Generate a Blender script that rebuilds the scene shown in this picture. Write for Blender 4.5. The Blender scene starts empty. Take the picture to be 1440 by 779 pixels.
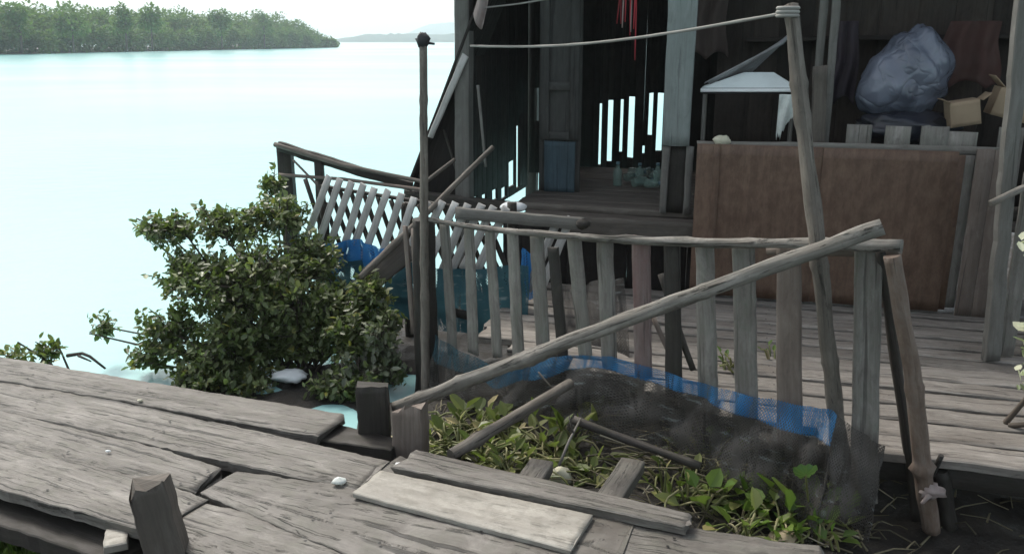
import bpy, math, random
from mathutils import Vector, Matrix, noise
random.seed(7)
R = random.uniform
C = bpy.context.scene.collection
V = Vector
# ------------------------------------------------------------------ camera
F, PW, PH = 1200.0, 1440.0, 779.0
CAM_H = 1.6
PITCH = math.atan(332 / F)
CP, SP = math.cos(PITCH), math.sin(PITCH)

def ray(x, y):
    u = (x - PW/2)/F; v = (PH/2 - y)/F
    return V((u, CP + v*SP, -SP + v*CP))
def at_z(x, y, z):
    d = ray(x, y); t = (z - CAM_H)/d.z
    return V((d.x*t, d.y*t, z))
def at_y(x, y, Y):
    d = ray(x, y); t = Y/d.y
    return V((d.x*t, Y, CAM_H + d.z*t))
def at_plane(x, y, A, B):
    """ray meets the vertical plane through ground points A, B"""
    d = ray(x, y); n = V((-(B[1]-A[1]), B[0]-A[0], 0))
    t = (n.x*A[0] + n.y*A[1])/(n.x*d.x + n.y*d.y)
    return V((d.x*t, d.y*t, CAM_H + d.z*t))

sc = bpy.context.scene
cam = bpy.data.cameras.new('camera'); co = bpy.data.objects.new('camera', cam); C.objects.link(co)
co.location = (0, 0, CAM_H); co.rotation_euler = (math.pi/2 - PITCH, 0, 0)
cam.sensor_width = 36; cam.lens = 36*F/PW
cam.clip_start = 0.05; cam.clip_end = 20000
sc.camera = co

# ------------------------------------------------------------------ mesh builder
class MB:
    def __init__(s): s.v = []; s.f = []; s.uv = []; s.r = []; s.sm = []
    def face(s, idx, uvs, smooth=False):
        s.f.append(idx); s.uv.append(uvs); s.sm.append(smooth)
    def build(s, name, mat, parent=None):
        me = bpy.data.meshes.new(name)
        off = V((0, 0, 0))
        if parent is not None:
            p = parent
            while p: off += p.location; p = p.parent
        me.from_pydata([tuple(V(q) - off) for q in s.v], [], s.f)
        ul = me.uv_layers.new(name='UVMap')
        flat = []
        for u in s.uv:
            for a in u: flat += [a[0], a[1]]
        ul.data.foreach_set('uv', flat)
        at = me.attributes.new('rnd', 'FLOAT', 'POINT'); at.data.foreach_set('value', s.r)
        me.polygons.foreach_set('use_smooth', s.sm)
        me.materials.append(mat); me.update()
        o = bpy.data.objects.new(name, me); C.objects.link(o)
        if parent is not None: o.parent = parent
        return o
    # ---- a sawn board between two ends; a,b centre line, side = half width vectors, up = thickness dir
    def board(s, a, b, wa, wb, th, side, up=None, seg=None, wear=.004, rag=.01, warp=.004, rnd=None, chamf=.004, slant=0):
        a, b = V(a), V(b); L = (b-a).length; d = (b-a)/L
        side = V(side); side = (side - d*side.dot(d)).normalized()
        upv = d.cross(side).normalized() if up is None else V(up).normalized()
        n = seg or max(2, min(40, int(L/.07)))
        rnd = random.random() if rnd is None else rnd
        ru, rv = R(0, 50), R(0, 50)
        ph = [R(0, 6.28) for _ in range(8)]
        def wob(k, t): return .45*math.sin(t*2.6*L+ph[k]) + .55*noise.noise(V((t*L*7, ph[k]*7, k))) + .5*noise.noise(V((t*L*26, ph[k]*3, k+9)))
        wide = max(wa, wb) > .10
        xs = [-1, -.5, 0, .5, 1] if wide else [-1, 1]
        base = len(s.v); m = None
        for i in range(n+1):
            t = i/n; w = (wa + (wb-wa)*t)/2; c = a + (b-a)*t + upv*(warp*wob(0, t))
            c = c + side*(warp*wob(4, t))
            wl = w + wear*wob(1, t); wr = w + wear*wob(3, t)
            ring = []
            ring.append((-wl, -chamf))
            for k in xs:
                ww = (wl if k < 0 else wr)
                xx = k*(ww-chamf) if abs(k) == 1 else k*ww
                ring.append((xx, (0 if abs(k) == 1 else warp*.6*noise.noise(V((t*L*6, k*3, ru))))))
            ring.append((wr, -chamf)); ring.append((wr, -th+chamf)); ring.append((wr-chamf, -th)); ring.append((-wl+chamf, -th)); ring.append((-wl, -th+chamf))
            m = len(ring)
            for j, (x, h) in enumerate(ring):
                e = 0
                if i in (0, n):
                    e = rag*(noise.noise(V((x*28, ru, i+h*30))) + .5*noise.noise(V((x*90, rv, i+h*60)))) + (slant*x/w if i == n else 0)
                s.v.append(tuple(c + side*x + upv*h + d*e)); s.r.append(rnd)
        # perimeter coordinate from first ring
        pr = [0]
        for j in range(m):
            p, q = V(s.v[base+j]), V(s.v[base+(j+1) % m]); pr.append(pr[-1] + (q-p).length)
        for i in range(n):
            for j in range(m):
                k = (j+1) % m
                u0, u1 = ru + L*i/n, ru + L*(i+1)/n
                s.face((base+i*m+j, base+i*m+k, base+(i+1)*m+k, base+(i+1)*m+j),
                       ((u0, rv+pr[j]), (u0, rv+pr[j+1]), (u1, rv+pr[j+1]), (u1, rv+pr[j])), 1 <= j < len(xs))
        s.face(tuple(base+j for j in reversed(range(m))), tuple((ru+.01*j, rv+pr[j]) for j in reversed(range(m))))
        s.face(tuple(base+n*m+j for j in range(m)), tuple((ru+.01*j, rv+pr[j]) for j in range(m)))
        return s
    def nail(s, p, r=.006):
        p = V(p); b = len(s.v)
        for j in range(7):
            a = 6.283*j/7; s.v.append((p.x + r*math.cos(a), p.y + r*math.sin(a), p.z)); s.r.append(-3.0)
        s.face(tuple(b+j for j in range(7)), ((0, 0),)*7)
    # ---- round pole along a polyline
    def pole(s, pts, r0, r1=None, sides=10, seg=None, bump=.08, knots=0, rnd=None, cap=True, bend=0):
        pts = [V(p) for p in pts]; r1 = r0 if r1 is None else r1
        lens = [(pts[i+1]-pts[i]).length for i in range(len(pts)-1)]; L = sum(lens)
        n = seg or max(3, min(60, int(L/.05)))
        rnd = random.random() if rnd is None else rnd
        ru, rv = R(0, 50), R(0, 50)
        kn = [R(.05, .95) for _ in range(knots)]
        bd = V((R(-1, 1), R(-1, 1), R(-.3, .3)))
        base = len(s.v)
        def P(t):
            q = t*L
            for i, l in enumerate(lens):
                if q <= l or i == len(lens)-1:
                    p = pts[i] + (pts[i+1]-pts[i])*(q/l)
                    return p + bd*(bend*math.sin(math.pi*t) + .25*bend*math.sin(7*t+ru))
                q -= l
        for i in range(n+1):
            t = i/n; c = P(t); dd = (P(min(1, t+.01)) - P(max(0, t-.01))).normalized()
            h = V((0, 0, 1)) if abs(dd.z) < .9 else V((1, 0, 0))
            x = dd.cross(h).normalized(); y = x.cross(dd)
            r = r0 + (r1-r0)*t
            for q in kn: r *= 1 + .18*math.exp(-((t-q)*L/.018)**2)
            for j in range(sides):
                a = 2*math.pi*j/sides
                rr = r*(1 + bump*noise.noise(V((math.cos(a)*1.3, math.sin(a)*1.3, t*L*6+ru))))
                s.v.append(tuple(c + x*(rr*math.cos(a)) + y*(rr*math.sin(a)))); s.r.append(rnd)
        for i in range(n):
            for j in range(sides):
                k = (j+1) % sides
                u0, u1 = ru + L*i/n, ru + L*(i+1)/n; v0, v1 = rv + 6.28*r0*j/sides, rv + 6.28*r0*(j+1)/sides
                s.face((base+i*sides+j, base+i*sides+k, base+(i+1)*sides+k, base+(i+1)*sides+j),
                       ((u0, v0), (u0, v1), (u1, v1), (u1, v0)), True)
        if cap:
            s.face(tuple(base+j for j in reversed(range(sides))), tuple((ru+.01*math.cos(j), rv+.01*j) for j in range(sides)))
            s.face(tuple(base+n*sides+j for j in range(sides)), tuple((ru+.01*math.cos(j), rv+.01*j) for j in range(sides)))
        return s
    def box(s, a, b, x, y, z, rnd=None): pass
    # ---- a leaf: two folded quads
    def leaf(s, p, d, up, L, W, fold=.25, droop=.15, rnd=None):
        d = d.normalized(); x = d.cross(up)
        if x.length < 1e-4: x = d.cross(V((1, 0, .3)))
        x.normalize(); n = x.cross(d)
        rnd = random.random() if rnd is None else rnd
        b = len(s.v); hw = W/2
        q = [p, p + d*(L*.33) + x*hw*.95 + n*(hw*fold), p + d*(L*.74) + x*hw*.72 + n*(hw*fold*.6 - L*droop*.5), p + d*L - n*(L*droop),
             p + d*(L*.74) - x*hw*.72 + n*(hw*fold*.6 - L*droop*.5), p + d*(L*.33) - x*hw*.95 + n*(hw*fold)]
        for k in q: s.v.append(tuple(k)); s.r.append(rnd)
        s.face((b, b+1, b+2, b+3), ((0, .5), (.33, 1), (.74, .9), (1, .5)))
        s.face((b, b+3, b+4, b+5), ((0, .5), (1, .5), (.74, .1), (.33, 0)))
    # ---- surface from a grid function
    def sheet(s, fn, nu, nv, th=0, su=1, sv=1, smooth=True, rnd=.5):
        b = len(s.v)
        for i in range(nu+1):
            for j in range(nv+1): s.v.append(tuple(fn(i/nu, j/nv))); s.r.append(rnd)
        for i in range(nu):
            for j in range(nv):
                k = b + i*(nv+1) + j
                s.face((k, k+nv+1, k+nv+2, k+1), ((i/nu*su, j/nv*sv), ((i+1)/nu*su, j/nv*sv), ((i+1)/nu*su, (j+1)/nv*sv), (i/nu*su, (j+1)/nv*sv)), smooth)
        return s
    def lathe(s, c, prof, n=12, axis=V((0, 0, 1)), rnd=None):
        rnd = random.random() if rnd is None else rnd
        axis = V(axis).normalized(); h = V((1, 0, 0)) if abs(axis.x) < .9 else V((0, 1, 0))
        x = axis.cross(h).normalized(); y = axis.cross(x); b = len(s.v)
        for (r, z) in prof:
            for j in range(n):
                a = 2*math.pi*j/n; s.v.append(tuple(V(c) + axis*z + x*(r*math.cos(a)) + y*(r*math.sin(a)))); s.r.append(rnd)
        for i in range(len(prof)-1):
            for j in range(n):
                k = (j+1) % n
                s.face((b+i*n+j, b+i*n+k, b+(i+1)*n+k, b+(i+1)*n+j), ((j/n, i*.1), ((j+1)/n, i*.1), ((j+1)/n, i*.1+.1), (j/n, i*.1+.1)), True)
        s.face(tuple(b+j for j in reversed(range(n))), tuple((0, 0) for j in range(n)))
        s.face(tuple(b+(len(prof)-1)*n+j for j in range(n)), tuple((0, 0) for j in range(n)))
        return s
    def blob(s, c, r, sx=1, sy=1, sz=1, amp=.25, fr=2.0, nu=14, nv=9, fn=None):
        seed = R(0, 99); b = len(s.v)
        for i in range(nv+1):
            th = math.pi*i/nv
            for j in range(nu):
                a = 2*math.pi*j/nu
                d = V((math.sin(th)*math.cos(a), math.sin(th)*math.sin(a), math.cos(th)))
                k = 1 + amp*noise.noise(d*fr + V((seed, 0, 0))) + amp*.5*noise.noise(d*fr*2.7 + V((0, seed, 0)))
                q = V((d.x*sx, d.y*sy, d.z*sz))*(r*k)
                if fn: q = fn(q, d)
                s.v.append(tuple(V(c) + q)); s.r.append(.5)
        for i in range(nv):
            for j in range(nu):
                k = (j+1) % nu
                s.face((b+i*nu+j, b+(i+1)*nu+j, b+(i+1)*nu+k, b+i*nu+k), ((j/nu, i/nv), (j/nu, (i+1)/nv), ((j+1)/nu, (i+1)/nv), ((j+1)/nu, i/nv)), True)
        return s

def tag(o, label=None, cat=None, group=None, kind=None):
    if label: o['label'] = label
    if cat: o['category'] = cat
    if group: o['group'] = group
    if kind: o['kind'] = kind
    return o
def empty(name, loc, label, cat, group=None):
    o = bpy.data.objects.new(name, None); C.objects.link(o); o.location = V(loc); o.empty_display_size = .1
    return tag(o, label, cat, group)

# ------------------------------------------------------------------ materials
def newmat(name):
    m = bpy.data.materials.new(name); m.use_nodes = True
    nt = m.node_tree; nt.nodes.clear()
    out = nt.nodes.new('ShaderNodeOutputMaterial')
    return m, nt, out
class N:
    """tiny node helper"""
    def __init__(s, nt): s.nt = nt
    def __call__(s, typ, ins=None, **kw):
        n = s.nt.nodes.new('ShaderNode' + typ)
        for k, v in kw.items(): setattr(n, k, v)
        for k, v in (ins or {}).items():
            if hasattr(v, 'links') or isinstance(v, bpy.types.NodeSocket): s.nt.links.new(v, n.inputs[k])
            else: n.inputs[k].default_value = v
        return n
    def link(s, a, b): s.nt.links.new(a, b)
    def ramp(s, fac, stops, interp='LINEAR'):
        n = s.nt.nodes.new('ShaderNodeValToRGB'); n.color_ramp.interpolation = interp
        e = n.color_ramp.elements
        while len(e) < len(stops): e.new(.5)
        for q, (p, c) in zip(e, stops):
            q.position = p; q.color = (c, c, c, 1) if not hasattr(c, '__len__') else (*c, 1)
        s.link(fac, n.inputs[0]); return n.outputs[0]
    def mix(s, fac, a, b, mode='MIX'):
        n = s.nt.nodes.new('ShaderNodeMix'); n.data_type = 'RGBA'; n.blend_type = mode
        for sock, v in ((n.inputs[0], fac), (n.inputs[6], a), (n.inputs[7], b)):
            if isinstance(v, bpy.types.NodeSocket): s.link(v, sock)
            else: sock.default_value = v if not hasattr(v, '__len__') else (*v, 1)
        return n.outputs[2]
    def math(s, op, a, b=0):
        n = s.nt.nodes.new('ShaderNodeMath'); n.operation = op
        for sock, v in ((n.inputs[0], a), (n.inputs[1], b)):
            if isinstance(v, bpy.types.NodeSocket): s.link(v, sock)
            else: sock.default_value = v
        return n.outputs[0]

def wood(name, dark, mid, light, stain=None, stain_amt=.5, var=.35, rough=.8, gx=2.2, gy=55, bump=.5, crack=.5, hue=None, hue_amt=.35, rugged=0):
    m, nt, out = newmat(name); n = N(nt)
    uv = n('TexCoord').outputs['UV']
    r = n('Attribute', attribute_name='rnd').outputs['Fac']
    g = n('Mapping', {'Vector': uv, 'Scale': (gx, gy, 1)}).outputs[0]
    grain = n('TexNoise', {'Vector': g, 'Scale': 1.0, 'Detail': 7.0, 'Roughness': .68, 'Distortion': .3}).outputs[0]
    g2 = n('Mapping', {'Vector': uv, 'Scale': (gx*.8, gy*2.6, 1)}).outputs[0]
    fine = n('TexNoise', {'Vector': g2, 'Scale': 1.0, 'Detail': 4.0, 'Roughness': .6}).outputs[0]
    big = n('TexNoise', {'Vector': n('Mapping', {'Vector': uv, 'Scale': (2.2, 5, 1)}).outputs[0], 'Scale': 1.0, 'Detail': 5.0, 'Roughness': .65, 'Distortion': .5}).outputs[0]
    blot = n('TexNoise', {'Vector': n('Mapping', {'Vector': uv, 'Scale': (11, 16, 1)}).outputs[0], 'Scale': 1.0, 'Detail': 6.0, 'Roughness': .7}).outputs[0]
    lo = tuple(d*.5 + e*.5 for d, e in zip(dark, mid)); hi = tuple(d*.45 + e*.55 for d, e in zip(mid, light))
    col = n.ramp(grain, [(.3, lo), (.5, mid), (.72, hi)])
    med = n('TexNoise', {'Vector': n('Mapping', {'Vector': uv, 'Scale': (4.5, 13, 1)}).outputs[0], 'Scale': 1.0, 'Detail': 8.0, 'Roughness': .72, 'Distortion': .8}).outputs[0]
    col = n.mix(n.ramp(med, [(.52, 0), (.68, .75)]), col, light)
    col = n.mix(n.ramp(med, [(.3, .7), (.46, 0)]), col, dark)
    col = n.mix(n.ramp(big, [(.38, .0), (.68, stain_amt)]), col, stain or dark)
    if hue: col = n.mix(n.math('MULTIPLY', n.ramp(blot, [(.45, 0), (.7, 1)]), hue_amt), col, hue)
    col = n.mix(n.ramp(blot, [(.28, .5), (.46, 0)]), col, dark)
    # individual boards
    val = n.math('ADD', n.math('MULTIPLY', r, 2*var), 1-var)
    hsv = n('HueSaturation', {'Color': col, 'Value': val}); col = hsv.outputs[0]
    ck = n.ramp(n('TexNoise', {'Vector': n('Mapping', {'Vector': uv, 'Scale': (1.1, gy*.75, 3)}).outputs[0], 'Scale': 1.0, 'Detail': 3.0, 'Distortion': .6}).outputs[0], [(.0, 1), (.325, 1), (.37, 0)])
    ck = n.math('MULTIPLY', ck, crack)
    if rugged:
        pit = n.ramp(n('TexNoise', {'Vector': n('Mapping', {'Vector': uv, 'Scale': (7, 38, 1)}).outputs[0], 'Scale': 1.0, 'Detail': 8.0, 'Roughness': .75, 'Distortion': .7}).outputs[0], [(.0, 1), (.36, 1), (.42, 0)])
        ck = n.math('MAXIMUM', ck, n.math('MULTIPLY', pit, n.ramp(big, [(.42, 0), (.58, rugged)])))
        sc2 = n.ramp(n('TexNoise', {'Vector': n('Mapping', {'Vector': uv, 'Scale': (.55, 21, 7)}).outputs[0], 'Scale': 1.0, 'Detail': 2.0, 'Distortion': 1.1}).outputs[0], [(.488, 0), (.499, 1), (.506, 1), (.517, 0)])
        ck = n.math('MAXIMUM', ck, n.math('MULTIPLY', n.math('MULTIPLY', sc2, n.ramp(blot, [(.45, 0), (.55, 1)])), rugged))
    col = n.mix(ck, col, (dark[0]*.25, dark[1]*.25, dark[2]*.25))
    h = n.math('ADD', n.math('MULTIPLY', grain, .7), n.math('MULTIPLY', fine, .35))
    h = n.math('SUBTRACT', h, n.math('MULTIPLY', ck, .9))
    bp = n('Bump', {'Height': h, 'Strength': bump, 'Distance': .012 if rugged else .006}).outputs[0]
    rg = n.ramp(blot, [(.3, rough-.14), (.7, min(1, rough+.12))])
    b = n('BsdfPrincipled', {'Base Color': col, 'Roughness': rg, 'Normal': bp, 'Specular IOR Level': .45})
    n.link(b.outputs[0], out.inputs[0]); return m

def plain(name, col, rough=.6, var=.15, scale=8, spec=.4, trans=0, alpha=1, dirt=(.08, .07, .06), dirt_amt=.3, bump=.2, coord='Object'):
    m, nt, out = newmat(name); n = N(nt)
    tc = n('TexCoord').outputs[coord]
    nz = n('TexNoise', {'Vector': tc, 'Scale': scale, 'Detail': 6.0, 'Roughness': .65}).outputs[0]
    n2 = n('TexNoise', {'Vector': tc, 'Scale': scale*.35, 'Detail': 5.0, 'Roughness': .6}).outputs[0]
    r = n('Attribute', attribute_name='rnd').outputs['Fac']
    c = n.mix(n.ramp(nz, [(.45, 0), (.75, dirt_amt)]), col, dirt)
    c = n.mix(n.ramp(n2, [(.5, 0), (.75, dirt_amt)]), c, dirt)
    c = n('HueSaturation', {'Color': c, 'Value': n.math('ADD', n.math('MULTIPLY', r, 2*var), 1-var)}).outputs[0]
    bp = n('Bump', {'Height': nz, 'Strength': bump, 'Distance': .01}).outputs[0]
    b = n('BsdfPrincipled', {'Base Color': c, 'Roughness': rough, 'Normal': bp, 'Specular IOR Level': spec, 'Alpha': alpha})
    o = b.outputs[0]
    if trans:
        t = n('BsdfTranslucent', {'Color': c}).outputs[0]
        mx = n('MixShader', {0: trans}); n.link(o, mx.inputs[1]); n.link(t, mx.inputs[2]); o = mx.outputs[0]
    n.link(o, out.inputs[0]); return m

def leafmat(name, a, b, c, trans=.35, rough=.38, dead=None, spec=.5):
    m, nt, out = newmat(name); n = N(nt)
    r = n('Attribute', attribute_name='rnd').outputs['Fac']
    stops = [(0, a), (.5, b), (.93, c)] + ([(.985, dead)] if dead else [])
    col = n.ramp(r, stops)
    nz = n('TexNoise', {'Vector': n('TexCoord').outputs['Object'], 'Scale': 3.0, 'Detail': 2.0}).outputs[0]
    col = n('HueSaturation', {'Color': col, 'Value': n.math('ADD', nz, .5)}).outputs[0]
    p = n('BsdfPrincipled', {'Base Color': col, 'Roughness': rough, 'Specular IOR Level': spec})
    t = n('BsdfTranslucent', {'Color': n.mix(.5, col, (.25, .4, .05), 'MIX')})
    mx = n('MixShader', {0: trans}); n.link(p.outputs[0], mx.inputs[1]); n.link(t.outputs[0], mx.inputs[2])
    n.link(mx.outputs[0], out.inputs[0]); return m

def netmat(name, col, col2, cover, rough=.5, fine=24, along=None):
    m, nt, out = newmat(name); n = N(nt)
    uv = n('TexCoord').outputs['UV']
    nz = n('TexNoise', {'Vector': uv, 'Scale': 3.0, 'Detail': 5.0, 'Roughness': .6}).outputs[0]
    sp = n('TexNoise', {'Vector': n('Mapping', {'Vector': uv, 'Scale': (9, 34, 1)}).outputs[0], 'Scale': 1.0, 'Detail': 4.0}).outputs[0]
    c = n.mix(n.ramp(nz, [(.35, 0), (.65, 1)]), col, col2)
    if along:
        c = n.mix(n.ramp(n.math('DIVIDE', n('SeparateXYZ', {0: uv}).outputs[0], along[0]), [(p, k) for p, k, _ in along[1]]), along[2], c)
    c = n.mix(n.ramp(sp, [(.6, 0), (.72, .4)]), c, (.4, .46, .46))
    rot = n('Mapping', {'Vector': uv, 'Rotation': (0, 0, .78)}).outputs[0]
    a = n('TexWave', {'Vector': rot, 'Scale': fine, 'Distortion': 1.5, 'Detail Scale': .6}, wave_type='BANDS', bands_direction='X').outputs['Fac']
    b = n('TexWave', {'Vector': rot, 'Scale': fine, 'Distortion': 1.5, 'Detail Scale': .6}, wave_type='BANDS', bands_direction='Y').outputs['Fac']
    th = n.math('MAXIMUM', n.ramp(a, [(.62, 0), (.85, 1)]), n.ramp(b, [(.62, 0), (.85, 1)]))
    fo = n('TexNoise', {'Vector': n('Mapping', {'Vector': uv, 'Scale': (13, 2.6, 1), 'Rotation': (0, 0, .25)}).outputs[0], 'Scale': 1.0, 'Detail': 6.0, 'Roughness': .62, 'Distortion': 1.2}).outputs[0]
    film = n.math('MULTIPLY', n.ramp(fo, [(.36, .12), (.5, .55), (.64, 1)]), cover)
    al = n.math('MINIMUM', n.math('ADD', film, n.math('MULTIPLY', th, .42)), 1.0)
    p = n('BsdfPrincipled', {'Base Color': c, 'Roughness': rough, 'Specular IOR Level': .3})
    t = n('BsdfTranslucent', {'Color': c})
    mx = n('MixShader', {0: .35}); n.link(p.outputs[0], mx.inputs[1]); n.link(t.outputs[0], mx.inputs[2])
    m2 = n('MixShader', {0: al}); n.link(n('BsdfTransparent').outputs[0], m2.inputs[1]); n.link(mx.outputs[0], m2.inputs[2])
    n.link(m2.outputs[0], out.inputs[0]); return m

W_DECK = wood('weathered_deck_wood', (.05, .044, .037), (.16, .147, .132), (.28, .263, .24), stain=(.078, .069, .058), stain_amt=.85, hue=(.17, .18, .14), hue_amt=.35, var=.2, bump=.6, rough=.6, crack=.85, rugged=.8)
W_DECK2 = wood('house_deck_wood', (.08, .07, .06), (.215, .198, .178), (.34, .318, .29), stain=(.125, .108, .092), stain_amt=.7, var=.28, rugged=.6, bump=.6, rough=.75, crack=.8)
W_PICK = wood('weathered_picket_wood', (.07, .063, .055), (.19, .178, .16), (.30, .285, .265), stain=(.10, .088, .075), hue=(.14, .17, .13), var=.22, bump=.6, crack=.5)
W_LAT = wood('pale_lath_wood', (.24, .235, .22), (.48, .47, .45), (.62, .61, .59), stain=(.28, .27, .255), var=.2, bump=.5)
W_DARK = wood('old_wet_wood', (.015, .013, .011), (.04, .034, .029), (.078, .068, .059), stain=(.02, .017, .014), hue=(.035, .04, .02), var=.3, rough=.7)
W_SHADE = wood('shade_dark_house_wood', (.009, .0075, .0065), (.021, .017, .0145), (.036, .03, .026), stain=(.012, .010, .009), var=.35, rough=.85)  # house wood with the shade of the interior put into its colour
W_SHADE2 = wood('dim_brown_inner_wood', (.014, .0105, .009), (.034, .026, .021), (.055, .043, .035), stain=(.018, .014, .012), var=.45, rough=.85)  # browner inner boards, the room's dimness also put into the colour
W_DOOR = wood('grey_painted_old_door', (.028, .028, .026), (.058, .058, .054), (.09, .09, .084), stain=(.036, .034, .03), var=.1)
W_HPOST = wood('grey_house_post_wood', (.08, .075, .068), (.15, .145, .132), (.22, .213, .198), stain=(.11, .105, .09), var=.1)
W_GREEN = wood('faded_green_board', (.14, .16, .155), (.22, .25, .24), (.3, .33, .32), stain=(.17, .185, .175), var=.08)
W_BROWN = wood('red_brown_plywood', (.055, .031, .02), (.118, .070, .047), (.172, .11, .077), stain=(.066, .038, .025), hue=(.21, .145, .10), hue_amt=.5, var=.09, gx=.7, gy=17, bump=.2, rough=.6, crack=.15)
W_FLOOR = wood('worn_porch_floor', (.05, .042, .036), (.11, .095, .08), (.17, .15, .13), stain=(.07, .06, .05), var=.2)
W_POLE = wood('bare_grey_pole', (.055, .048, .04), (.225, .21, .185), (.41, .39, .36), stain=(.10, .09, .075), stain_amt=.9, rugged=.8, var=.08, gy=34, bump=.8, crack=.8)
W_BAMB = wood('old_bamboo', (.045, .038, .031), (.155, .136, .115), (.26, .237, .206), stain=(.08, .069, .056), stain_amt=.8, rugged=.7, var=.12, gy=40, crack=.25)
W_BARK = wood('stripped_red_pole', (.06, .042, .032), (.14, .10, .075), (.23, .18, .145), stain=(.09, .06, .045), var=.15, gy=40, hue=(.24, .22, .2))
W_PALE = wood('pale_new_board', (.17, .155, .13), (.33, .312, .275), (.46, .438, .39), stain=(.2, .187, .162), stain_amt=.8, hue=(.16, .15, .125), hue_amt=.75, var=.04, gx=1.4, gy=30, bump=.35, crack=.4, rugged=.4, rough=.65)
W_BLUE = wood('blue_painted_board', (.03, .05, .062), (.052, .085, .105), (.075, .115, .138), stain=(.032, .045, .05), var=.1)
W_PRED = wood('red_stained_picket', (.08, .06, .054), (.155, .125, .115), (.24, .20, .19), stain=(.15, .065, .065), var=.05)
W_PBR = wood('brown_picket_wood', (.09, .07, .06), (.17, .14, .12), (.25, .21, .18), stain=(.12, .09, .07), var=.1)
LEAF = leafmat('mangrove_leaf', (.055, .072, .028), (.10, .13, .052), (.26, .29, .14), trans=.3, rough=.38, dead=(.28, .26, .06))
TWIG = plain('shrub_twig', (.09, .075, .06), .85)
FARLEAF = leafmat('far_tree_leaf', (.05, .11, .035), (.085, .175, .05), (.14, .23, .075), trans=.3, rough=.6, spec=.2)
HYA = leafmat('hyacinth_leaf', (.07, .14, .025), (.13, .22, .04), (.26, .33, .09), trans=.35, rough=.4, dead=(.42, .36, .16))
HYAY = leafmat('yellowing_hyacinth_leaf', (.05, .075, .018), (.12, .15, .04), (.3, .3, .11), trans=.3, rough=.45, dead=(.45, .38, .2))
STALK = leafmat('hyacinth_stalk', (.07, .09, .025), (.15, .165, .055), (.32, .3, .15), trans=.15, rough=.5, dead=(.45, .38, .24))
REED = leafmat('dry_reed', (.05, .042, .028), (.12, .105, .065), (.24, .215, .14), trans=.1, rough=.8, dead=(.4, .37, .28))
NET_G = netmat('grey_fishing_net', (.045, .041, .037), (.14, .13, .12), .95)
NET_B = netmat('blue_net_band', (.03, .19, .52), (.07, .30, .62), 2.2)
NET_BL = netmat('blue_to_teal_net_band', (.022, .14, .34), (.05, .20, .40), .72, along=(2.8, [(.12, 0, 0), (.5, 1, 0)], (.045, .11, .14)))
NET_T = netmat('faded_teal_net', (.035, .10, .125), (.06, .15, .18), 2.0)
ROPE = plain('grey_rope', (.3, .29, .27), .9)
CLOTHW = plain('white_rag_cloth', (.78, .82, .79), .9, trans=.3, scale=20)
CLOTHR = plain('red_cord', (.33, .03, .04), .7)
CLOTHP = plain('pale_pink_cloth', (.42, .35, .33), .9, trans=.3)
WHITE = plain('dull_white_plastic', (.80, .88, .87), .45, dirt=(.4, .45, .44), dirt_amt=.35, scale=5)
FOAM = plain('white_foam', (.82, .84, .84), .7, dirt_amt=.12, scale=12)
SHEETG = plain('grey_metal_sheet', (.3, .3, .31), .5, dirt=(.15, .13, .12), dirt_amt=.5)
ROOFM = plain('rusty_roof_sheet', (.2, .17, .15), .6, dirt=(.12, .07, .05), dirt_amt=.6, scale=3)
def bagmat():
    m, nt, out = newmat('cloudy_plastic_bag'); n = N(nt)
    tc = n('TexCoord').outputs['Object']
    a = n('TexNoise', {'Vector': tc, 'Scale': 3.2, 'Detail': 1.0, 'Distortion': .8}).outputs[0]
    b = n('TexNoise', {'Vector': tc, 'Scale': 8.0, 'Detail': 1.0, 'Distortion': 1.0}).outputs[0]
    ra = n.math('ABSOLUTE', n.math('SUBTRACT', a, .5)); rb = n.math('ABSOLUTE', n.math('SUBTRACT', b, .5))
    h = n.math('ADD', n.math('POWER', n.math('MULTIPLY', ra, 4), .6), n.math('MULTIPLY', n.math('POWER', n.math('MULTIPLY', rb, 4), .6), .4))
    bp = n('Bump', {'Height': h, 'Strength': .5, 'Distance': .03}).outputs[0]
    c = n.mix(n.ramp(a, [(.35, 0), (.65, 1)]), (.08, .09, .12), (.17, .188, .24))
    p = n('BsdfPrincipled', {'Base Color': c, 'Roughness': .25, 'Normal': bp, 'Specular IOR Level': .6})
    n.link(p.outputs[0], out.inputs[0]); return m
BAG = bagmat()
BAGD = plain('dark_plastic_bag', (.025, .028, .04), .35, spec=.5, scale=6, bump=.7)
CARD = plain('cardboard', (.33, .25, .17), .85, dirt=(.2, .15, .1), dirt_amt=.3)
CAPM = plain('bottle_cap', (.12, .2, .24), .4)
STONE = plain('pale_lump', (.58, .56, .44), .8, dirt=(.25, .24, .15), dirt_amt=.5, scale=25)
TANL = plain('tan_husk', (.46, .37, .25), .8, dirt=(.25, .18, .1), dirt_amt=.5, scale=25)
RUBBER = plain('black_wrap', (.02, .022, .025), .6)

def glassmat():
    m, nt, out = newmat('clear_bottle_plastic'); n = N(nt)
    p = n('BsdfPrincipled', {'Base Color': (.22, .33, .29, 1), 'Roughness': .2, 'Alpha': .5})
    n.link(p.outputs[0], out.inputs[0]); return m
GLASS = glassmat()

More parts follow.
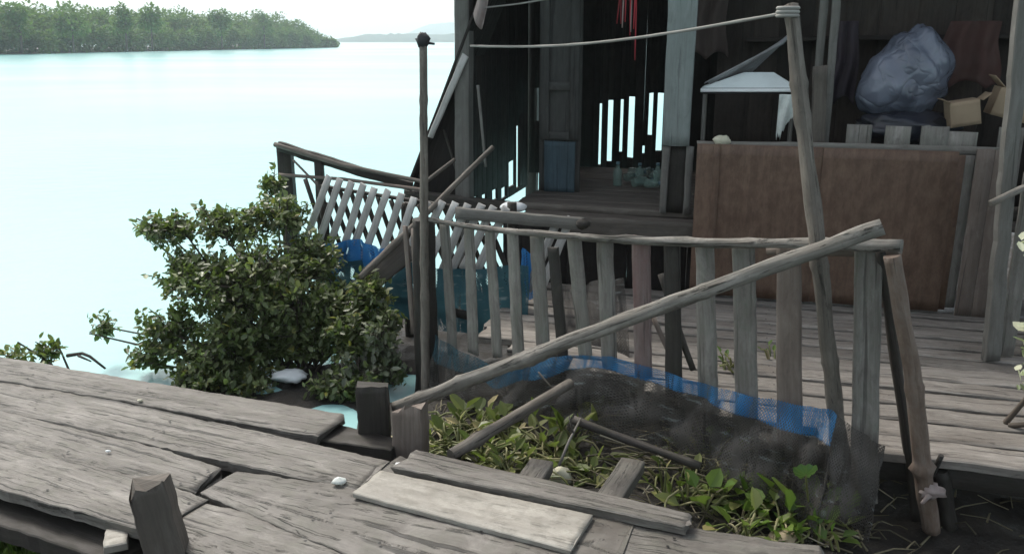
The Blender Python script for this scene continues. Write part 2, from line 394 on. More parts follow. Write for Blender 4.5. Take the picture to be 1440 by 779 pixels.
def mudmat():
    m, nt, out = newmat('wet_mud'); n = N(nt)
    tc = n('TexCoord').outputs['Object']
    a = n('TexNoise', {'Vector': tc, 'Scale': 5.0, 'Detail': 9.0, 'Roughness': .7}).outputs[0]
    b = n('TexNoise', {'Vector': tc, 'Scale': 45.0, 'Detail': 5.0, 'Roughness': .7}).outputs[0]
    c = n.ramp(a, [(.3, (.009, .0075, .006)), (.5, (.02, .017, .0135)), (.7, (.045, .038, .03))])
    c = n.mix(n.ramp(b, [(.6, 0), (.75, .5)]), c, (.10, .085, .06))
    h = n.math('ADD', a, n.math('MULTIPLY', b, .5))
    p = n('BsdfPrincipled', {'Base Color': c, 'Roughness': n.ramp(a, [(.35, .35), (.6, .85)]), 'Normal': n('Bump', {'Height': h, 'Strength': .8, 'Distance': .03}).outputs[0]})
    n.link(p.outputs[0], out.inputs[0]); return m
MUD = mudmat()

def watermat():
    m, nt, out = newmat('silty_river_water'); n = N(nt)
    tc = n('TexCoord').outputs['Object']
    s1 = n('TexNoise', {'Vector': n('Mapping', {'Vector': tc, 'Scale': (.9, 1.6, 1), 'Rotation': (0, 0, .5)}).outputs[0], 'Scale': 2.2, 'Detail': 6.0, 'Roughness': .6}).outputs[0]
    s2 = n('TexNoise', {'Vector': n('Mapping', {'Vector': tc, 'Scale': (.03, .05, 1)}).outputs[0], 'Scale': 1.0, 'Detail': 4.0, 'Roughness': .55}).outputs[0]
    c = n.mix(n.ramp(s2, [(.35, 0), (.65, 1)]), (.23, .53, .545), (.36, .60, .60))
    p = n('BsdfPrincipled', {'Base Color': c, 'Roughness': .22, 'IOR': 1.33, 'Normal': n('Bump', {'Height': s1, 'Strength': .22, 'Distance': .05}).outputs[0]})
    n.link(p.outputs[0], out.inputs[0]); return m

# ------------------------------------------------------------------ setting: ground, water, hills, air
WZ = -.42
def gh(x, y):
    def ss(a, b, t): t = max(0, min(1, (t-a)/(b-a))); return t*t*(3-2*t)
    edge = noise.noise(V((x*1.3, y*1.3, 2)))*.25
    left = -.5 - .55*ss(3.6, 4.1, y) - .35*ss(5.0, 5.6, y) + 2.7*ss(6.5, 7.2, y)
    right = ss(left - .25, left + .25, x + edge*.6) * (1 - ss(8.8, 9.8, y + edge))
    near = 1 - ss(3.45, 3.85, y + .42*x + 1.0 + edge*.5 - .9)
    k = max(right, near)
    kb = 1 - ss(.55, 1.15, math.hypot((x+1.35)/1.25, (y-4.8)/.62) + edge*.8)
    pit = ss(.07, .2, math.hypot((x+.64), (y-4.74)*.7)); k *= pit; kb *= pit
    bump = .05*noise.noise(V((x*2.3, y*2.3, 0))) + .03*noise.noise(V((x*7, y*7, 4))) + .012*noise.noise(V((x*19, y*19, 8)))
    return -1.3 + max(k*.96, kb*.9) + bump*max(k, kb)
g = MB()
GX0, GX1, GY0, GY1 = -7, 9, -3, 10.5
g.sheet(lambda u, v: V((GX0 + (GX1-GX0)*u, GY0 + (GY1-GY0)*v, gh(GX0 + (GX1-GX0)*u, GY0 + (GY1-GY0)*v))), 260, 200)
tag(g.build('ground', MUD), kind='structure')
w = MB()
w.v = [(-2900, -400, WZ), (2900, -400, WZ), (2900, 2950, WZ), (-2900, 2950, WZ)]; w.r = [.5]*4
w.face((0, 1, 2, 3), ((0, 0), (1, 0), (1, 1), (0, 1)))
tag(w.build('water', watermat()), kind='structure')

def hillmat():
    m, nt, out = newmat('far_hill_forest'); n = N(nt)
    a = n('TexNoise', {'Vector': n('TexCoord').outputs['Object'], 'Scale': .05, 'Detail': 8.0, 'Roughness': .7}).outputs[0]
    c = n.ramp(a, [(.35, (.02, .035, .02)), (.65, (.045, .065, .035))])
    p = n('BsdfPrincipled', {'Base Color': c, 'Roughness': .9}); n.link(p.outputs[0], out.inputs[0]); return m
HILL = hillmat()
def ridge(x0, x1, Y, depth, hfun):
    h = MB()
    def f(u, v):
        x = x0 + (x1-x0)*u
        t = math.sin(math.pi*v)**.8
        return V((x, Y + depth*v, WZ - .3 + hfun(x, u)*t*(1 + .25*noise.noise(V((x*.02, v*5, 1))))))
    return h.sheet(f, 160, 14)
# low wooded shore far across, and a blue ridge behind it
tag(ridge(-240, 500, 1050, 60, lambda x, u: (9.5 + 3*noise.noise(V((x*.03, 0, 0))) + 1.4*noise.noise(V((x*.2, 3, 0))))*min(1, u*12)).build('far_shore_hill', HILL), kind='structure')
tag(ridge(-330, 900, 1900, 250, lambda x, u: (18 + 26*max(0, min(1, (x+330)/260)) + 12*noise.noise(V((x*.008, 5, 0))) + 3*noise.noise(V((x*.05, 3, 0))))*min(1, u*9)).build('hill', HILL), kind='structure')
# ground of the wooded bank on the left
BANK = [(-150, 60), (-95, 95), (-78, 124), (-71, 165), (-62, 215), (-53, 266), (-66, 330), (-110, 420)]
def bank_pt(t):
    q = t*(len(BANK)-1); i = min(int(q), len(BANK)-2); f = q-i
    a, b = BANK[i], BANK[i+1]; return V((a[0]+(b[0]-a[0])*f, a[1]+(b[1]-a[1])*f, 0))
bk = MB()
def bf(u, v):
    p = bank_pt(u); inland = V((-1, .25, 0)).normalized()
    q = p + inland*(v*60 - 1.5)
    return V((q.x, q.y, WZ - .2 + min(1.0, v*14)*.55 + .15*noise.noise(V((q.x*.3, q.y*.3, 0)))))
bk.sheet(bf, 90, 16)
tag(bk.build('far_bank', MUD), kind='structure')

def crown(mb, c, rx, rz, n, size, seed=0):
    """leaf clumps through an uneven crown"""
    lobes = [(V((R(-.6, .6)*rx, R(-.6, .6)*rx, R(-.5, .75)*rz)), R(.35, .62)) for _ in range(9)]
    for k in range(n):
        l, s = random.choice(lobes)
        d = V((random.gauss(0, 1), random.gauss(0, 1), random.gauss(0, .9))).normalized()
        q = l + V((d.x*rx, d.y*rx, d.z*rz))*(s*R(.55, 1.05))
        if q.z < -rz*.95: continue
        p = V(c) + q
        dd = (d + V((R(-.8, .8), R(-.8, .8), R(-.7, .5)))).normalized()
        L = size*R(.6, 1.4)
        mb.leaf(p, dd, V((R(-.4, .4), R(-.4, .4), 1)), L, L*.7, rnd=min(.97, max(0, random.gauss(.45, .25))))
inland = V((-1, .25, 0)).normalized()
def bank_h(t): return 7.6 + 2.6*t + 1.3*noise.noise(V((t*14, 0, 0))) + .5*noise.noise(V((t*40, 0, 5)))
mass = MB()
for k in range(150):
    t = .12 + .74*k/150
    p = bank_pt(t)
    for row in range(3):
        q = p + inland*(row*4.5 + R(.3, 2.5)) + V((R(-1, 1), R(-1, 1), 0))
        hh = bank_h(t)*(.62 + .15*row)*R(.85, 1.06)
        taper = max(.25, min(1, (.745 - t)*13)) if t < .8 else .35
        hh *= taper
        rx = R(1.7, 2.6)*max(.5, taper)
        if row == 0:
            crown(mass, (q.x, q.y, WZ + hh*.42), rx, hh*.45, 380, .55)
        else:
            crown(mass, (q.x, q.y, WZ + hh*.62), rx*1.15, hh*.4, 300, .6)
tag(mass.build('far_woods', FARLEAF), 'mass of green mangrove woods lining the far bank on the left', 'woods', kind='stuff')
def far_tree(px, Y, top, rx, label):
    b = at_y(px, 66, Y)
    h = (PH/2 - top)/F
    z = at_y(px, top, Y).z
    r = empty('bank_tree', (b.x, Y, WZ + .3), label, 'tree', 'taller trees on the far bank')
    tr = MB(); tr.pole([(b.x, Y, WZ + .2), (b.x + .2, Y, z*.55), (b.x - .1, Y, z*.8)], .22, .08, seg=6)
    for _ in range(5):
        tr.pole([(b.x, Y, z*R(.45, .7)), (b.x + R(-rx, rx)*.7, Y + R(-1, 1), z*R(.75, .93))], .07, .03, sides=5, seg=3)
    tr.build('trunk', TWIG, r)
    cm = MB(); crown(cm, (b.x, Y, z*.66), rx*1.25, z*.34, 900, .55); cm.build('crown', FARLEAF, r)
far_tree(30, 134, 10, 2.4, 'broad round-headed tree at the far left end of the far bank')
far_tree(103, 140, 13, 2.0, 'rounded tree left of the dip in the far treeline')
far_tree(178, 150, 6, 1.6, 'tall feathery tree, first one right of the treeline dip')
far_tree(214, 156, 5, 1.8, 'tallest feathery tree of the far bank, above the woods')
far_tree(312, 190, 15, 2.0, 'rounded tree rising slightly in the middle of the far woods')
far_tree(372, 215, 14, 2.6, 'domed tree standing above the right half of the far woods')
# ------------------------------------------------------------------ house frame
O = V((1.29, 5.29, 0)); E1 = V((.963, -.27, 0)).normalized(); E2 = V((.27, .963, 0)).normalized(); UP = V((0, 0, 1))
def hp(s, t, z): return O + E1*s + E2*t + UP*z
house = empty('stilt_house', O + V((0, 0, -.3)), 'dark weathered plank house on stilts with an open front and brown half wall', 'house')
def on_t(x, y, t):           # pixel on the house plane parallel to the front
    A, B = hp(-3, t, 0), hp(3, t, 0); p = at_plane(x, y, A, B); return (p - O).dot(E1), p.z
def on_s(x, y, s):           # pixel on a plane parallel to the side wall
    A, B = hp(s, -3, 0), hp(s, 3, 0); p = at_plane(x, y, A, B); return (p - O).dot(E2), p.z
def vwall(mb, s0, s1, fixed, axis, z0, z1, slits, wd=.13, gap=.004, th=.018, zjit=0, face=-1):
    """vertical boards between s0 and s1 (along the front if axis=='s'); slits: (centre, halfwidth, zlo, zhi)"""
    cuts = sorted(slits); cur = s0
    def put(a, b, zl, zh):
        if b - a < .006 or zh - zl < .02: return
        c = (a+b)/2
        if axis == 's': p0, p1, side, up = hp(c, fixed, zl), hp(c, fixed, zh), E1, E2*face
        else: p0, p1, side, up = hp(fixed, c, zl), hp(fixed, c, zh), E2, E1*(-face)
        mb.board(p0, p1, b-a, b-a, th*R(.8, 1.2), side, up, wear=.001, warp=.001, rag=.004, chamf=.002, seg=4)
    def run(a, b):
        while a < b - .001:
            e = min(b, a + wd*R(.8, 1.2))
            if b - e < .04: e = b
            put(a, e - gap*R(0, .2), z0 + R(-1, 0)*zjit, z1); a = e
    for (c, h, zl, zh) in cuts:
        run(cur, c-h); put(c-h, c+h, z0, zl); put(c-h, c+h, zh, z1); cur = c+h
    run(cur, s1)
SL = -1.8; SR = 3.3; TB = 2.2; TF = .3; FZ = .5; RZ = 2.75
bw = MB(); sl = []
for (x, y0, y1, hw) in ((845, 146, 232, .011), (859, 141, 227, .022), (875, 140, 214, .013), (889, 136, 222, .026), (905, 205, 216, .01), (916, 131, 190, .018), (929.5, 131, 212, .026), (755, 124, 170, .02)):
    c, zh = on_t(x, y0, TB); _, zl = on_t(x, y1, TB); sl.append((c, hw, zl, zh))
vwall(bw, SL, SR, TB, 's', .42, RZ, sl)
bw.build('back_wall', W_SHADE, house)
lw = MB(); sl = []
for (x, y0, y1, hw) in ((720, 226, 262, .10), (731, 176, 262, .11), (669, 276, 288, .045), (681, 273, 287, .055), (696, 266, 281, .07), (709, 263, 278, .075), (733, 156, 160, .05)):
    c, zh = on_s(x, y0, SL); _, zl = on_s(x, y1, SL)
    if TF < c-hw and c + hw < TB: sl.append((c, hw, zl, zh))
vwall(lw, TF + .06, TB - .02, SL, 't', .30, RZ, sl, face=-1)
lw.build('side_wall', W_SHADE, house)
rw = MB(); vwall(rw, TF, TB - .02, SR, 't', .2, RZ, [], face=1); rw.build('side_wall', W_SHADE, house)
fl = MB()
t = TF
while t < TB - .02:
    e = min(TB - .02, t + .17)
    fl.board(hp(-1.38 + R(-.03, .03), (t+e)/2, FZ), hp(SR - .02, (t+e)/2, FZ), e-t-.008, e-t-.008, .03, E2, UP, wear=.002, seg=20)
    t = e
fl.build('floor', W_FLOOR, house)
m = MB(); m.board(hp(-1.4, .285, .475), hp(-.12, .27, .475), .055, .05, .03, UP, -E2, seg=14); m.build('floor_beam', W_FLOOR, house)
m = MB(); m.board(hp(-1.02, .1, .40), hp(-.03, .08, .40), .13, .12, .04, UP, -E2, seg=14); m.build('step_board', W_FLOOR, house)
m = MB(); m.board(hp(-1.3, .19, .455), hp(-.06, .18, .455), .18, .18, .025, E2, UP, seg=14); m.build('step_tread', W_FLOOR, house)
m = MB(); m.board(hp(SL-.42, .24, .50), hp(-1.45, .30, .45), .12, .09, .06, UP, -E2, seg=8); m.build('sill_beam', W_DARK, house)
m = MB(); vwall(m, -1.5, -.02, .33, 's', -.12, .40, [], wd=.14, zjit=.05); m.build('under_floor_shade', W_SHADE, house)  # added dark boards standing in for the shade under the raised floor
# posts
def hpost(s, t, z0, z1, wd, mat, name='post', th=None, lean=0):
    b = MB(); b.board(hp(s, t, z0), hp(s+lean, t, z1), wd, wd, th or wd, E1, -E2, wear=.004, warp=.006, seg=24)
    return b.build(name, mat, house)
hpost(-1.8, .29, -.6, RZ, .105, W_HPOST, lean=.03)
hpost(SR, .29, -.6, RZ, .12, W_DARK)
hpost(SL, TB + .1, -1.2, RZ, .1, W_DARK); hpost(SR, TB + .1, -1.2, RZ, .1, W_DARK); hpost(.4, TB + .1, -1.2, .45, .1, W_DARK)
hpost(.02, .42, -.5, .44, .1, W_DARK); hpost(1.6, .42, -.5, .44, .1, W_DARK)
# pale door post and the framed slot below it
a0 = on_t(957, 0, .2); a1 = on_t(949, 206, .2)
m = MB(); m.board(hp(a1[0], .22, a1[1]), hp(a0[0]+.02, .22, 2.7), .175, .185, .035, E1, -E2, seg=24); m.build('door_post', W_GREEN, house)
z_ = a1[1]
for x in (934, 968):
    s_, _ = on_t(x, 240, .22)
    m = MB(); m.board(hp(s_, .235, .49), hp(s_+.005, .235, z_-.002), .042, .05, .03, E1, -E2, seg=8); m.build('door_frame', W_HPOST, house)
s_, _ = on_t(950, 240, .25)
m = MB(); m.board(hp(s_, .262, .49), hp(s_, .262, z_-.004), .13, .13, .015, E1, -E2, seg=6); m.build('door_frame', W_DARK, house)
# old panelled door leaf standing open at the back, blue board below
s0, _ = on_t(757, 200, .8); s1, _ = on_t(815, 200, .8); sc_ = (s0+s1)/2; wd_ = s1-s0
door = MB(); door.board(hp(sc_, .82, .5), hp(sc_, .82, 2.4), wd_, wd_, .03, E1, -E2, warp=.001, seg=20); door = door.build('door', W_DOOR, house)
zb = on_t(790, 197, .8)[1]
m = MB()
for q in (-1, 1): m.board(hp(sc_ + q*wd_*.36, .787, zb), hp(sc_ + q*wd_*.36, .787, 2.35), wd_*.22, wd_*.22, .018, E1, -E2, warp=.001, seg=14)
for zz in (zb+.03, 1.28, 2.3): m.board(hp(sc_ - wd_*.245, .787, zz), hp(sc_ + wd_*.245, .787, zz), .06, .06, .014, UP, -E2, warp=.001, seg=6)
m.build('door_moulding', W_DOOR, door)
m = MB(); m.board(hp(sc_ + .01, .783, .505), hp(sc_ + .01, .783, zb-.01), wd_*.74, wd_*.76, .014, E1, -E2, warp=.002, seg=10); m.build('kick_panel', W_BLUE, door)
# half wall of brown sheets with a plank strip and pickets behind
def panel(x0, x1, ztop, zbot, name='half_wall', boards=4, mat=W_BROWN, t=0.0):
    s0 = on_t(x0, 300, t)[0]; s1 = on_t(x1, 300, t)[0]; b = MB()
    cur = s0
    for k in range(boards):
        e = s0 + (s1-s0)*(k+1)/boards
        b.board(hp((cur+e)/2, t, zbot), hp((cur+e)/2, t, ztop + R(-.004, .004)), e-cur-.0015, e-cur-.0015, .018, E1, -E2, wear=.001, warp=.0015, rag=.003, chamf=.0015, seg=14)
        cur = e
    return b.build(name, mat, house)
panel(975, 1338, .985, .02, boards=2)
m = MB(); m.board(hp(.7, .024, .03), hp(.7, .024, .96), 1.36, 1.36, .012, E1, -E2, warp=.001, wear=.001, seg=4); m.build('backing_sheet', W_BROWN, house)
panel(1362, 1412, 1.0, .0, boards=2, mat=W_PBR)
panel(1341, 1361, .96, .04, 'wall_slat', 1, W_PICK, .03)
m = MB(); sa = on_t(975, 300, .05)[0]; sb = on_t(1412, 300, .05)[0]
m.board(hp(sa, .055, .97), hp(sb, .055, .985), .05, .05, .03, UP, -E2, seg=20); m.build('top_rail', W_PICK, house)
for (x, y, wpx) in ((1210, 176, 33), (1264, 178, 33), (1317, 178, 36), (1356, 186, 36), (1425, 180, 30)):
    s_, zt = on_t(x, y, .1); m = MB(); m.board(hp(s_, .1, .35), hp(s_, .1, zt), wpx*.0043, wpx*.0043, .02, E1, -E2, seg=10); m.build('wall_picket', W_PICK, house)
m = MB(); m.board(hp(-.02, -.015, 0), hp(-.025, -.015, .98), .045, .045, .04, E1, -E2, seg=12); m.build('wall_stile', W_BROWN, house)
# thin uprights in the opening
for (x0, x1, t_, wd) in ((1157, 1145, .35, .05), (1172, 1163, .3, .045), (1163, 1158, .16, .085)):
    s0, _ = on_t(x0, 0, t_); s1, z1 = on_t(x1, 200, t_)
    ztop = 2.7 if wd < .08 else 1.45
    m = MB(); m.board(hp(s1, t_, .5), hp(s0, t_, ztop), wd, wd, .04, E1, -E2, seg=20); m.build('upright', W_HPOST if wd < .08 else W_FLOOR, house)
# roof and lintel, out of the picture but they shade the inside
m = MB()
def rf(u, v):
    s = -2.3 + 6.1*u; t = .12 + 2.2*v
    return hp(s, t, 2.78 + .12*v + .018*math.sin(s*2*math.pi/.09))
m.sheet(rf, 280, 6); m.build('roof', ROOFM, house)
m = MB(); m.board(hp(SL, .27, 2.6), hp(SR, .27, 2.6), .16, .16, .06, UP, -E2, seg=14); m.build('lintel', W_DARK, house)
m = MB()
vwall(m, -.1, SR, 1.05, 's', .5, RZ, [], wd=.2); m.build('inner_wall', W_SHADE2, house)
m = MB(); m.board(hp(.1, .98, 1.62), hp(2.9, .98, 1.66), .22, .22, .03, E2, UP, seg=10); m.build('shelf', W_SHADE2, house)
# sloping side sheet of the lean-to on the water side
lean = MB()
pA = at_plane(652, 62, hp(-3, .28, 0), hp(3, .28, 0)); pB = at_plane(577, 256, hp(-3, .28, 0), hp(3, .28, 0))
dl = (pB - pA)
pA = pA - dl*.5
for k in range(5):
    a = pA + E2*(.12*k); b = pB + E2*(.12*k)
    lean.board(a + E2*.06, b + E2*.06, .118, .118, .02, E2, None, seg=10)
lean.build('lean_to_side', W_SHADE, house)
ed = MB(); ed.board(at_plane(654, 78, hp(-3, .26, 0), hp(3, .26, 0)), at_plane(604, 193, hp(-3, .26, 0), hp(3, .26, 0)), .045, .04, .02, E1*.4 + UP*.3, -E2, seg=10); ed.build('lean_to_trim', W_LAT, house)
lb = MB()
def tri(u, v):
    a = pA + (pB-pA)*(u*1.12) + E2*.10; bq = hp(-1.76, .40, 0); bq = V((bq.x, bq.y, a.z)); return a + (bq-a)*v
lb.sheet(tri, 8, 4, smooth=False); lb.build('lean_to_shade_fill', W_SHADE, house)  # dark sheet added in place of the shaded inside of the open lean-to

# ------------------------------------------------------------------ things in and on the house
def bottle(p, k):
    r = empty('plastic_bottle', p, 'clear plastic bottle in the cluster on the dim porch floor', 'bottle', 'plastic bottles on the porch floor')
    q = V(p); b = MB(); s_ = R(.45, .75)
    ax = UP if k % 3 == 0 else V((R(-1, 1), R(-1, 1), .05)).normalized()
    if ax != UP: q = q + UP*.036
    b.lathe(q, [(.02, 0), (.034, .004), (.035, .02), (.033, .09*s_), (.035, .15*s_), (.03, .18*s_), (.014, .21*s_), (.013, .23*s_)], axis=ax); b.build('body', GLASS, r)
    c = MB(); c.lathe(q + ax*(.231*s_), [(.015, 0), (.015, .018), (.008, .02)], 8, axis=ax); c.build('cap', CAPM, r)
for k, (x, y) in enumerate(((868, 262), (880, 256), (890, 264), (899, 258), (908, 265), (917, 255), (924, 263), (884, 248), (905, 249))):
    bottle(at_z(x, y, FZ + .004), k)

# white hood on thin legs, grey sheet leaning over it
T_ = .3
def hq(x, y, t=T_): s, z = on_t(x, y, t); return hp(s, t, z)
hd = empty('white_hood', hq(1053, 200), 'white trapezoid hood on thin legs standing behind the brown half wall', 'hood')
bl, br, tl, tr_ = hq(986, 124), hq(1121, 124), hq(1046, 102, T_+.17), hq(1088, 102, T_+.17)
m = MB(); m.sheet(lambda u, v: (bl.lerp(br, u)).lerp(tl.lerp(tr_, u), v), 6, 4, smooth=False)
bk1, bk2 = bl + E2*.34, br + E2*.34
m.sheet(lambda u, v: (bk1.lerp(bl, u)).lerp(tl, v), 4, 4, smooth=False); m.sheet(lambda u, v: (br.lerp(bk2, u)).lerp(tr_, v), 4, 4, smooth=False)
m.sheet(lambda u, v: (bk2.lerp(bk1, u)).lerp(tr_.lerp(tl, u), v), 4, 4, smooth=False); m.build('hood', WHITE, hd)
m = MB(); m.board(hq(985, 127.5, T_-.005), hq(1122, 127.5, T_-.005), .022, .022, .03, UP, -E2, warp=.0005, wear=.0005, rag=.001, seg=6); m.build('lip', FOAM, hd)
m = MB(); m.board(hq(987, 131, T_+.01), hq(1120, 131, T_+.01), .012, .012, .02, UP, -E2, warp=.0005, wear=.0005, seg=6); m.build('lower_edge', RUBBER, hd)
for x in (990, 1117):
    for dt in (.03, .3):
        a = hq(x, 131); m = MB(); m.pole([a + E2*dt, V((a.x, a.y, FZ)) + E2*dt], .009, sides=6, seg=3); m.build('leg', W_HPOST, hd)
ls = empty('metal_sheet', hq(1050, 90, T_+.25), 'grey corrugated sheet leaning up behind the white hood', 'sheet')
c0, c1, c2, c3 = hq(990, 118, T_+.05), hq(1062, 99, T_+.4), hq(1120, 40, T_+.46), hq(1100, 62, T_+.2)
m = MB(); m.sheet(lambda u, v: (c0.lerp(c1, v)).lerp(c3.lerp(c2, v), u) + UP*.012*math.sin(v*40), 6, 40)
o = m.build('panel', SHEETG, ls); md = o.modifiers.new('t', 'SOLIDIFY'); md.thickness = .004
# rag
m = MB()
def rag(u, v):
    p = hq(1096 + 36*u, 133, T_-.1); L_ = .20 + .06*math.sin(u*5+.9) + .07*noise.noise(V((u*14, 0, 0)))
    return p + E2*(.015*math.sin(u*11 + v*2)) - UP*(v*L_) + E1*(-.02*v*math.sin(u*3)) 
m.sheet(rag, 20, 16); o = tag(m.build('hanging_rag', CLOTHW), 'torn white rag hanging under the white hood beside the leaning post', 'rag')
o.modifiers.new('t', 'SOLIDIFY').thickness = .002
# small heap on the half wall ledge
s_, _ = on_t(1015, 205, .06)
m = MB(); m.blob(hp(s_, .05, 1.0), .05, 1.1, .6, .7, .3, nu=12, nv=7); tag(m.build('crumpled_paper', STONE), 'small pale crumpled lump on top of the brown half wall', 'scrap')
# plastic bags
pc = hq(1262, 102, .55)
m = MB()
def bagf(q, d):
    k = (d.z+1)/2
    fold = .012*math.sin(d.x*7 + d.z*9 + 2*noise.noise(d*2)) + .018*abs(noise.noise(V((d.x*5 + d.z*2, d.y*5, d.z*2.2))))
    return V((q.x*(1.5 - .75*k) + .13*k, q.y*(1.1-.3*k), q.z)) + d*fold
m.blob(pc, .235, 1.0, .8, 1.2, .06, 1.6, 60, 40, bagf); tag(m.build('plastic_bag', BAG), 'large cloudy bluish plastic bag stuffed full inside the dark house', 'bag')
m = MB(); m.blob(hq(1275, 178, .5), .2, 1.5, .8, .55, .35, 3, 30, 16); tag(m.build('rubbish_sack', BAGD), 'black plastic sack slumped under the bluish bag', 'sack')
# cardboard boxes
def carton(px, py, t, w_, d_, h_, rz, tilt, label):
    p = hq(px, py, t); r = empty('cardboard_box', p, label, 'box', 'cardboard boxes inside the house')
    rot = Matrix.Rotation(rz, 3, 'Z') @ Matrix.Rotation(tilt, 3, 'Y')
    b = MB(); X, Y_, Z_ = rot @ V((1, 0, 0)), rot @ V((0, 1, 0)), rot @ V((0, 0, 1))
    b.board(p - Z_*h_/2 , p + Z_*h_/2, w_, w_, d_, X, -Y_, warp=.001, wear=.001, rag=.001, seg=6); b.build('body', CARD, r)
    for sg in (-1, 1):
        c = MB(); q = p + Z_*h_/2 + X*(sg*w_/2)
        c.board(q, q + (X*sg*.8 + Z_*.5).normalized()*w_*.35, d_*.95, d_*.95, .005, Y_, None, warp=.002, seg=3); c.build('flap', CARD, r)
carton(1358, 160, .35, .17, .14, .15, -.2, -.18, 'smaller cardboard box tilted on the rail beside the house post')
carton(1432, 150, .42, .26, .2, .17, -.3, .25, 'larger orange-brown cardboard box at the right edge of the picture')
def garment(px, py, t, w_, h_, mat, label):
    p = hq(px, py, t); m = MB()
    m.sheet(lambda u, v: p + E1*((u-.5)*w_*(1 + .25*v) + .01*math.sin(v*7+px)) - UP*(v*h_*(1 - .12*abs(math.sin(u*5+px)))) + E2*(.025*math.sin(u*14 + v*2) + .015*noise.noise(V((u*5, v*5, px)))), 20, 16)
    o = tag(m.build('hanging_garment', mat), label, 'garment', 'clothes hanging inside the house'); o.modifiers.new('t', 'SOLIDIFY').thickness = .003
garment(1000, -20, .9, .22, .5, plain('dim_brown_cloth', (.06, .045, .04), .9), 'dim brown garment hanging in the dark beside the pale door post')
garment(1192, 30, .85, .16, .55, plain('dim_purple_cloth', (.05, .04, .05), .9), 'dark purplish garment hanging beside the thin uprights')
garment(1372, 30, .8, .3, .42, plain('dim_red_cloth', (.07, .035, .03), .9), 'dark reddish garment hanging above the tilted cardboard box')
# red cords and pale cloth hanging from the eaves
hr_ = empty('red_cords', hq(882, 0, .35) + UP*.2, 'bundle of red cords hanging in the dark doorway', 'cord')
for k in range(9):
    a = hq(874 + k*2.6, -60, .35 + R(-.02, .02)); L_ = R(28, 52) if k != 8 else 85
    b = hq(868 + k*3.2 + R(-2, 2), L_, .35 + R(-.02, .02)); m = MB()
    m.pole([a, a.lerp(b, .5) + E1*R(-.01, .01), b], .006, .004, sides=5, seg=8); m.build('strand', CLOTHR if k not in (2, 6) else CLOTHP, hr_)
m = MB()
m.sheet(lambda u, v: hq(668 + 16*u + 3*math.sin(v*4), -30 + (50 + 22*math.sin(u*2.5))*v, .2) + E2*.02*math.sin(u*8+v*3), 10, 16)
o = tag(m.build('hanging_cloth', CLOTHP), 'pale pink cloth hanging at the top of the grey corner post', 'cloth'); o.modifiers.new('t', 'SOLIDIFY').thickness = .002

# ------------------------------------------------------------------ house deck
FA, FB = V((-.45, 4.62, 0)), V((1.42, 3.05, 0))          # foot of the picket fence
FD = (FB - FA).normalized(); FN = V((-FD.y, FD.x, 0))     # away from the camera
deck = empty('house_deck', hp(.8, -1, -.3), 'low grey plank deck in front of the brown half wall', 'deck')
t = -2.03; k = 0
while t < .02:
    wd = .20 if k == 0 else R(.145, .2)
    tc = t + wd/2
    # where the plank meets the fence line
    c = hp(0, tc, 0); q = FA + FN*.09
    den = E1.x*FD.y - E1.y*FD.x
    s0 = ((q.x - c.x)*FD.y - (q.y - c.y)*FD.x)/den
    s0 = max(s0, -1.25) + R(0, .04)
    gap = random.choice((R(.008, .016), R(.02, .038))); m = MB()
    m.board(hp(s0, tc, R(-.012, .008)), hp(3.4 + R(-.1, .1), tc + R(-.008, .008), R(-.012, .008)), wd-gap, wd-gap*R(.6, 1.4), .04, E2, UP, wear=.005, warp=.007, rag=.02, seg=56)
    
    for s_ in (.35, 1.6):
        for v_ in (-.25, .25):
            if s_ > s0 + .1: m.nail(hp(s_ + R(-.02, .02), tc + v_*wd, .013), .005)
    m.build('plank', W_DECK2, deck); t += wd; k += 1
for s_ in (.35, 1.6, 2.9):
    m = MB(); m.board(hp(s_, -2.0, -.055), hp(s_, .05, -.055), .09, .09, .1, E1, UP, seg=10); m.build('joist', W_DARK, deck)
    for tt in (-1.75, -.5):
        m = MB(); m.pole([hp(s_, tt, -.16), hp(s_ + .03, tt, -.75)], .05, sides=9); m.build('post', W_DARK, deck)
m = MB(); m.board(hp(.45, -1.97, -.10), hp(3.3, -1.97, -.09), .1, .1, .04, UP, -E2, seg=14); m.build('edge_beam', W_DARK, deck)
# grey netting and scraps lying on the deck behind the fence
m = MB()
nA, nB = at_z(790, 452, .03), at_z(905, 430, .03)
def ln(u, v):
    a = at_y(782 + 95*u, 405 - 14*u, 4.75 - .35*u); z = a.z*(1-v) + .0*v
    return V((a.x, a.y - .18*v, z)) + V((.02*math.sin(u*19+v*2), .03*math.sin(u*13+v*4), .012*noise.noise(V((u*8, v*5, 0)))))
m.sheet(ln, 40, 14, su=1, sv=.5); tag(m.build('draped_net', NET_G), 'old grey netting draped behind the pickets by the porch step', 'net')

